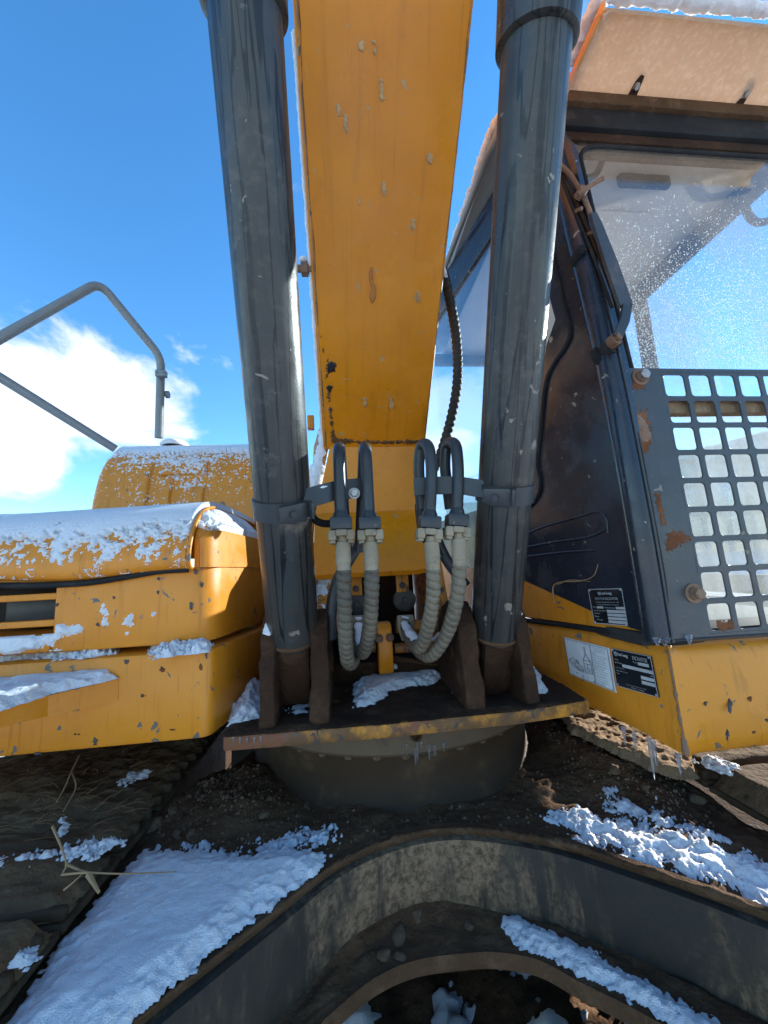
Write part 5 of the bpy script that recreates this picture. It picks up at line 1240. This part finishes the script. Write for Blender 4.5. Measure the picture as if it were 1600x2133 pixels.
crust('lug_snow', [(-.222, 1.135, 1.285), (-.222, 1.165, 1.325), (-.222, 1.22, 1.343)], .016, 'snow on the outermost left cylinder bracket', 8)
crust('lug_snow', [(.510, 1.14, 1.29), (.512, 1.165, 1.325), (.512, 1.22, 1.343)], .013, 'snow on the outermost right cylinder bracket', 9)
crust('hose_snow', [P(842, 1296, Y=1.375), P(852, 1316, Y=1.30), P(868, 1336, Y=1.235)], .013, 'snow on the return bend of the right inner hose', 10)
crust('hose_snow', [P(748, 1300, Y=1.37), P(748, 1325, Y=1.30), P(751, 1345, Y=1.26)], .013, 'snow on the return bend of the left inner hose', 11)
crust('flange_snow', [P(738, 1289, Y=1.40), P(756, 1288, Y=1.40)], .011, 'snow cap on the hose flange left of the manifold clamp', 12)
crust('flange_snow', [P(833, 1285, Y=1.405), P(858, 1287, Y=1.405)], .007, 'snow cap on the hose flange right of the manifold clamp', 13)
crust('hose_snow', [P(880, 1340, Y=1.25), P(905, 1330, Y=1.20), P(918, 1318, Y=1.17)], .008, 'snow on the bend of the right outer hose', 14)
crust('fitting_snow', [P(806, 1388, Y=P(817, 1395, Z=1.085)[1]), P(829, 1388, Y=P(817, 1395, Z=1.085)[1])], .026, 'snow cap on the grease fitting in the middle of the deck', 15)
def track_snow(name, pix, Z, label, **k): SNOW(name, pix, Z, label, nsc=45, lump=.6, step=.003, **k)
track_snow('shoe_snow', [(-40, 1806), (60, 1782), (150, 1768), (262, 1745), (268, 1756), (160, 1786), (60, 1800), (-40, 1830)], .872, 'broken snow line along the edge of a left track shoe', hmax=.010, k=.5, amp=.035, thr=.002, seed=61)
track_snow('shoe_snow', [(1452, 1585), (1480, 1576), (1520, 1590), (1545, 1606), (1520, 1616), (1480, 1600)], .868, 'patch of snow on the end of the near right track shoe', hmax=.012, k=.5, amp=.022, seed=62)
track_snow('track_snow', [(30, 1985), (60, 1978), (78, 1990), (62, 2004), (34, 2000)], .868, 'lone clod of dirty snow on the left track', hmax=.014, k=.7, amp=.015, seed=63, mat='snow_dirty')
track_snow('track_snow', [(258, 1622), (282, 1610), (308, 1608), (300, 1622), (270, 1628)], .882, 'faint smear of snow high on the left track mud', hmax=.006, k=.3, amp=.04, thr=.006, seed=64, mat='snow_dirty')
track_snow('track_snow', [(120, 1722), (130, 1706), (137, 1720), (128, 1736)], .88, 'small snow clod where dry grass hangs on the left track', hmax=.01, k=.5, amp=.015, seed=65, mat='snow_dirty')

# droplets on the windscreen
def droplets():
    n = 12000; V = []; Fc = []; base = []
    for k in range(6): a = k*math.pi/3; base.append((math.cos(a), math.sin(a)))
    cnt = 0
    while cnt < n:
        X = random.uniform(.88, 1.78); z = 2.02 + random.betavariate(1.1, 2.2)*.85
        if random.random() > np.clip(1.15-(z-2.05)/.75 + .35*(X-1.2), .06, 1): continue
        r = random.choice((.0008, .001, .0012, .0014, .0018, .0024)); c = FZ(X, z, .0004); k = len(V)
        tu = np.array([1., 0, 0]); tv = np.cross(FPL.n, tu); el = random.uniform(.9, 1.6)
        for s_, h_ in ((1, 0), (.7, .45)): V += [c+tu*(r*s_*a)+tv*(r*s_*b*el)+FPL.n*(r*h_) for a, b in base]
        V.append(c+FPL.n*r*.6)
        for i in range(6): j = (i+1) % 6; Fc.append((k+i, k+j, k+6+j, k+6+i)); Fc.append((k+6+i, k+6+j, k+12))
        cnt += 1
    mesh_obj('water_drops', V, Fc, 'ice', None, True, kind='stuff', label='frozen water drops scattered over the windscreen', category='water drops')
droplets()

# icicles
def icicle_mesh(seed):
    random.seed(seed); prof = []; L = 1.0
    for i in range(9): t = i/8; prof.append((t*L, .10*(1-t)**.7*(1+.18*math.sin(i*2.1+seed))+.006))
    V, Fc = lathe_data((0, 0, 0), (0, 0, -1), prof, 7); me = bpy.data.meshes.new('icicle'); me.from_pydata([tuple(v) for v in V], [], Fc); me.materials.append(M['ice']); me.shade_smooth(); return me
ICE = [icicle_mesh(k) for k in range(3)]
def icicles(spots, label, group):
    for i, (p, ln, wd) in enumerate(spots):
        o = bpy.data.objects.new('icicle', ICE[i % 3]); COL.objects.link(o); o.location = tuple(p); o.scale = (wd, wd, ln); o.rotation_euler = (0, 0, random.random()*6)
        o['label'] = label if isinstance(label, str) else label[i]; o['category'] = 'icicle'; o['group'] = group
random.seed(3)
sp = [(P(x, y, Y=1.16), l, .045) for x, y, l in ((846, 1548, .035), (864, 1556, .05), (878, 1545, .03), (893, 1550, .045), (905, 1552, .03), (868, 1540, .06), (924, 1546, .025))]
ORD = ('first', 'second', 'third', 'fourth', 'fifth', 'sixth', 'seventh', 'eighth', 'ninth', 'tenth', 'eleventh', 'twelfth')
sp.sort(key=lambda a_: a_[0][0])
icicles(sp, ['short icicle below the front of the slew ring, %s from the left' % ORD[i] for i in range(len(sp))], 'icicles below the slew ring')
sp = [(P(x, y, Y=1.083), l, .03) for x, y, l in ((486, 1536, .012), (500, 1536, .016), (515, 1536, .014), (530, 1536, .018), (543, 1534, .015), (598, 1527, .02), (618, 1525, .02), (762, 1512, .03), (795, 1508, .016), (803, 1506, .014), (816, 1504, .014), (963, 1492, .014))]
icicles(sp, ['tiny icicle on the front edge of the deck plate, %s from the left' % ORD[i] for i in range(len(sp))], 'icicles on the deck plate edge')
cb = [(1298, 1515, .05), (1320, 1528, .045), (1352, 1540, .10), (1361, 1545, .06), (1412, 1570, .05)]
icicles([(P(x, y, X=.80 if x > 1340 else .78), l, .06) for x, y, l in cb], ['thin icicle under the cab base, first from the deck', 'thin icicle under the cab base, second from the deck', 'longest icicle hanging under the cab base', 'icicle close behind the longest one under the cab base', 'icicle at the front corner under the cab base'], 'icicles under the cab base')
ap = [(1368, 1328, .022), (1383, 1328, .024), (1434, 1322, .026)]
icicles([(P(x, y, Y=.958), l, .09) for x, y, l in ap], ['stubby ice drip at the pillar foot, leftmost', 'stubby ice drip just left of the guard corner', 'stubby ice drip under the guard plate'], 'ice drips under the guard')
icicles([(P(x, y, Y=FC[50][1]-.012), l, .03) for x, y, l in ((975, 1738, .01), (745, 1790, .018), (725, 1795, .014), (1385, 1835, .012))], ['tiny icicle under the crown of the carbody arch', 'tiny icicle on the left shoulder of the carbody arch', 'outer tiny icicle on the left shoulder of the carbody arch', 'tiny icicle under the right limb of the carbody arch'], 'icicles under the carbody edge')

# stones on the carbody
def stone_mesh(seed):
    bm = bmesh.new(); bmesh.ops.create_icosphere(bm, subdivisions=3, radius=1)
    for v in bm.verts:
        q = np.array(v.co); k = .45+1.0*fbm((q*1.7+seed)[None], 4, seed)[0]; v.co = Vector(q*k*np.array([1.15, .85, .62]))
    me = bpy.data.meshes.new('stone'); bm.to_mesh(me); bm.free(); me.materials.append(M['stone']); me.shade_smooth(); return me
ST = [stone_mesh(k) for k in range(4)]
def stone(x, y, r, label, Z=ZT, zf=carz, group='stones on the carbody'):
    p = P(x, y, Z=Z); z = float(zf(np.array(p[0]), np.array(p[1]))) if zf else Z
    p = P(x, y, Z=z); o = bpy.data.objects.new('stone', ST[int(x) % 4]); COL.objects.link(o); o.location = (p[0], p[1], z+r*.12); o.scale = (r, r, r); o.rotation_euler = (random.uniform(-.4, .4), random.uniform(-.4, .4), random.random()*6)
    o['label'] = label; o['category'] = 'stone'; o['group'] = group
for a in ((320, 1722, .026, 'large round stone at the track gap on the left leg'), (368, 1738, .011, 'stone at the upper edge of the left leg snow, nearer the track'), (398, 1738, .012, 'stone at the upper edge of the left leg snow, nearer the slew ring'), (550, 1700, .013, 'single pale stone below the slew tub on the left'), (545, 1665, .008, 'small stone against the left foot of the slew tub'), (562, 1664, .008, 'small stone beside another at the left foot of the slew tub'), (637, 1680, .008, 'small stone in front of the slew tub'), (940, 1682, .008, 'lone small stone right of the slew tub front'), (360, 1690, .014, 'brown clod on the dirt pile beside the left track gap'), (1280, 1605, .018, 'brown clod on the bank under the cab base, farthest'), (1310, 1600, .020, 'brown clod on the bank under the cab base, middle'), (1450, 1668, .022, 'brown clod beside the near right track shoe'), (1345, 1640, .014, 'small clod on the bank by the right track')):
    stone(*a)
for a in ((830, 1955, .022, 'mud clod on the lower flange, middle'), (880, 1915, .03, 'large mud clod against the web on the lower flange'), (800, 1990, .018, 'mud clod near the flange lip, left'), (835, 1995, .012, 'small mud clod near the flange lip'), (975, 1930, .014, 'mud clod right of the flange middle')):
    stone(*a, Z=ZF, zf=None, group='clods on the lower flange')
def gravel():
    V = []; Fc = []; random.seed(5)
    for k in range(2600):
        if k % 2: X, Y = random.gauss(-.40, .12), random.gauss(1.36, .12)
        else:
            X, Y = (random.gauss(.82, .08), random.uniform(.95, 1.6)) if k % 4 else (random.uniform(-.5, .9), random.uniform(.95, 1.3))
        if X < -.55 or X > .95 or math.hypot(X-RC[0], Y-RC[1]) < .57: continue
        fx = np.interp(X, FC[:, 0], FC[:, 1])
        if Y < fx+.03: continue
        if X < -.37 and Y > 1.17+(X+.575)*2.2: continue
        r = random.choice((.002, .003, .003, .004, .006)); z = float(carz(np.array(X), np.array(Y))); k0 = len(V)
        for dx_, dy_, dz_ in ((1, 0, 0), (0, 1, 0), (-1, 0, 0), (0, -1, 0), (0, 0, 1)): V.append((X+dx_*r*random.uniform(.7, 1.3), Y+dy_*r*random.uniform(.7, 1.3), z-.001+dz_*r))
        Fc += [(k0, k0+1, k0+4), (k0+1, k0+2, k0+4), (k0+2, k0+3, k0+4), (k0+3, k0, k0+4)]
    mesh_obj('gravel', V, Fc, 'stone', None, False, kind='stuff', label='fine gravel and grit scattered on the carbody mud', category='gravel')
gravel()
# dry grass and twigs
def straw(pts, r, label, group='dry grass stems'):
    p = resample(spline(pts, 20), .008)[0]; tube('straw_stem', p, np.linspace(r, r*.45, len(p)), 'straw', None, 6, label=label, category='straw', group=group)
ZS = .885
straw([P(110, 1722, Z=.93), P(128, 1765, Z=.92), P(138, 1800, Z=.90), P(130, 1820, Z=.89)], .003, 'bent dry stem standing on the left track shoe')
straw([P(128, 1822, Z=.89), P(180, 1818, Z=.89), P(260, 1820, Z=.87), P(368, 1816, Z=.84)], .002, 'long straight straw lying across the left track edge onto the snow')
straw([P(138, 1800, Z=.895), P(165, 1812, Z=.89), P(190, 1818, Z=.885)], .0028, 'short dry stem joining the straws on the left track')
straw([P(185, 1822, Z=.885), P(198, 1845, Z=.88), P(207, 1860, Z=.87)], .006, 'dry seed head at the left track edge')
straw([P(132, 1855, Z=.875), P(150, 1840, Z=.88), P(172, 1820, Z=.885)], .002, 'fine straw below the seed head on the left track')
straw([P(165, 1575, Z=.93), P(148, 1610, Z=.93), P(135, 1640, Z=.93), P(118, 1670, Z=.93)], .003, 'limp grass stem hanging below the lower tool box')
straw([P(150, 1610, Z=.93), P(158, 1640, Z=.925), P(132, 1690, Z=.92)], .0025, 'tangled grass wisp on the left track mud')
def wisps():
    V = []; Fc = []; random.seed(11)
    for k in range(340):
        X = random.uniform(-1.1, -.57); Y = random.uniform(1.05, 1.75); L = random.uniform(.03, .10); a = random.gauss(.25, .5); z = .875+random.random()*.035; r = .0009
        d = np.array([math.cos(a), math.sin(a)*.6, random.gauss(0, .12)])*L; p = np.array([X, Y, z]); s = np.array([-d[1], d[0], 0]); s /= np.linalg.norm(s); k0 = len(V)
        V += [p-s*r, p+s*r, p+d*.5+s*r+np.array([0, 0, .006]), p+d*.5-s*r+np.array([0, 0, .006]), p+d]; Fc += [(k0, k0+1, k0+2, k0+3), (k0+3, k0+2, k0+4)]
    mesh_obj('grass_wisps', V, Fc, 'straw', None, False, kind='stuff', label='matted dry grass in the mud on the left track', category='grass')
wisps()
straw([SPL(1160, 1255, .012), SPL(1157, 1222, .01), SPL(1172, 1212, .006), SPL(1210, 1210, .006), SPL(1240, 1200, .008), SPL(1251, 1175, .01)], .0028, 'dry twig stuck to the charcoal cab side above the yellow skirt')
straw([SPL(1165, 1217, .006), SPL(1190, 1208, .006), SPL(1232, 1211, .004)], .002, 'second finer twig on the charcoal cab side')

# ------------------------------------------------------------------ stains, rust and smears that lie on the paint
def stain(name, pl, pix, mat, parent, nsc=40, amp=.008, step=.0022, th=.0006, thr=0., seed=0, off=.0004):
    c = np.mean([pl(x, y) for x, y in pix], 0); e1 = np.cross([0, 0, 1.], pl.n); e1 /= np.linalg.norm(e1); e2 = np.cross(pl.n, e1)
    poly = np.array([[(pl(x, y)-c) @ e1, (pl(x, y)-c) @ e2] for x, y in pix]); lo = poly.min(0)-.02; hi = poly.max(0)+.02
    A, B = np.meshgrid(np.arange(lo[0], hi[0], step), np.arange(lo[1], hi[1], step), indexing='ij'); q = np.stack([A, B, A*0+seed], -1)
    d = polydist(poly, A, B) + (fbm(q*nsc, 4, seed)-.5)*amp*2 + (fbm(q*nsc*4, 3, seed+3)-.5)*amp*2 - thr
    pos = c + A[..., None]*e1 + B[..., None]*e2 + pl.n*off; nr = np.broadcast_to(pl.n, pos.shape).copy()
    sheet(name, pos, nr, np.where(d > 0, th, -1.), mat, parent, kind='stuff')
BPL = Plane(B0+BN*.0125, B0+BN*.0125+np.array([1., 0, 0]), B0+BD+BN*.0125)
M['oil'] = mat_flat('black_oil', (.012, .010, .009), .45, .4); M['grime'] = mat_flat('brown_grime', (.13, .055, .015), .6, .4); M['drip'] = mat_flat('dried_orange_drip', (.42, .13, .008), .35, .2); M['scuff'] = mat_flat('scuffed_primer', (.50, .29, .12), .6, .3); M['rust'] = mat_mud('flaking_rust', (.13, .048, .02), (.20, .08, .035), (.08, .03, .015), 60, .8, .85, .003)
stain('oil_smear', BPL, [(683, 752), (700, 758), (694, 772), (684, 776)], 'oil', BOOM, 60, .012, seed=1, off=.002)
stain('oil_smear', BPL, [(684, 800), (692, 806), (688, 818), (683, 812)], 'oil', BOOM, 60, .010, seed=2, off=.002)
stain('dried_drip', BPL, [(770, 558), (776, 556), (776, 585), (783, 600), (781, 622), (775, 632), (771, 620), (774, 600), (769, 580)], 'drip', BOOM, 60, .002, .0015, seed=3, off=.002)
for k, (x, y, l) in enumerate(((795, 190, 60), (800, 395, 30), (752, 95, 22), (780, 100, 30), (748, 420, 20), (870, 620, 30), (720, 260, 45), (705, 230, 30), (815, 840, 26), (860, 470, 26), (760, 840, 20), (895, 330, 24))):
    stain('paint_scuff', BPL, [(x-4, y-l/2), (x+3, y-l/2), (x+5, y+l*.3), (x, y+l/2), (x-3, y+l*.2)], 'scuff', BOOM, 50, .006, .002, thr=.002, seed=10+k, off=.002)
stain('edge_grime', BPL, [(690, 925), (686, 860), (678, 780), (668, 700), (671, 700), (684, 790), (694, 880), (702, 912), (760, 917), (890, 915), (888, 925)], 'grime', BOOM, 55, .010, thr=.006, seed=5, off=.0022)
GPL = Plane(P(1292, 766, Y=.985), P(1292, 766, Y=.985)+np.array([1., 0, 0]), P(1388, 1333, Y=.962))
GRD = bpy.data.objects['front_guard']
stain('rust_patch', GPL, [(1385, 1105), (1410, 1098), (1440, 1110), (1450, 1128), (1425, 1135), (1400, 1150), (1390, 1160), (1382, 1130)], 'rust', GRD, 60, .012, .0016, thr=.008, seed=6, off=.001)
stain('rust_patch', GPL, [(1366, 1030), (1374, 1028), (1380, 1060), (1386, 1090), (1378, 1092), (1370, 1060)], 'rust', GRD, 60, .008, .0015, seed=7, off=.001)
stain('rust_patch', GPL, [(1318, 855), (1352, 850), (1356, 930), (1340, 960), (1325, 930)], 'rust', GRD, 60, .016, .0018, thr=.006, seed=8, off=.001)
stain('rust_patch', GPL, [(1306, 798), (1340, 796), (1345, 812), (1312, 812)], 'rust', GRD, 60, .010, .0018, seed=9, off=.001)
stain('rust_patch', GPL, [(1494, 1296), (1526, 1294), (1526, 1310), (1500, 1311)], 'rust', GRD, 60, .008, .0018, seed=20, off=.001)
LBX = bpy.data.objects['lower_box']; LPL = Plane((-.5, 1.1395, 1.05), (-.9, 1.1395, 1.05), (-.5, 1.1395, 1.2))
for k, (x, y, a_, b_) in enumerate(tuple((x_, y_, a_*.62, b_*.62) for x_, y_, a_, b_ in ((297, 1450, 9, 7), (338, 1395, 10, 8), (198, 1545, 6, 12), (158, 1530, 10, 4), (262, 1378, 8, 6), (360, 1520, 14, 3), (80, 1570, 14, 3), (418, 1390, 5, 9), (430, 1365, 4, 8)))):
    stain('paint_chip', LPL, [(x-a_, y), (x-a_*.3, y-b_), (x+a_, y-b_*.4), (x+a_*.5, y+b_), (x-a_*.5, y+b_*.8)], 'rust' if k % 2 else 'plug', LBX, 90, .003, .0012, seed=40+k, off=.001)
UBX = bpy.data.objects['upper_box']; UPL = Plane((-.5, 1.1545, 1.3), (-.9, 1.1545, 1.3), (-.5, 1.1545, 1.4))
for k, (x, y, a_, b_) in enumerate(tuple((x_, y_, a_*.62, b_*.62) for x_, y_, a_, b_ in ((160, 1314, 7, 5), (204, 1300, 5, 5), (237, 1245, 4, 4), (329, 1233, 4, 7), (408, 1190, 6, 8), (398, 1262, 5, 12), (420, 1218, 7, 7), (118, 1260, 4, 3), (330, 1205, 4, 5)))):
    stain('paint_chip', UPL, [(x-a_, y), (x-a_*.3, y-b_), (x+a_, y-b_*.4), (x+a_*.5, y+b_), (x-a_*.5, y+b_*.8)], 'plug', UBX, 90, .003, .0012, seed=60+k, off=.001)
CBF = bpy.data.objects['base_front']; CPL = Plane(T0+np.array([.2, -.0045, -.1]), T0+np.array([.5, -.0045, -.1]), T0*.5+np.array([.816, .95, .957])*.5+np.array([.2, -.0055, 0]))
for k, (x, y, a_, b_) in enumerate(tuple((x_, y_, a_*.62, b_*.62) for x_, y_, a_, b_ in ((1420, 1410, 12, 8), (1520, 1470, 7, 26), (1515, 1530, 5, 22), (1562, 1455, 8, 10), (1540, 1432, 26, 4), (1495, 1376, 5, 6), (1530, 1388, 10, 7), (1585, 1355, 6, 5), (1470, 1465, 6, 8), (1570, 1525, 7, 5), (1600, 1500, 9, 6)))):
    stain('paint_chip', CPL, [(x-a_, y), (x-a_*.3, y-b_), (x+a_, y-b_*.4), (x+a_*.5, y+b_), (x-a_*.5, y+b_*.8)], ('rust', 'plug', 'plug')[k % 3], CBF, 90, .003, .0012, seed=80+k, off=.0015)
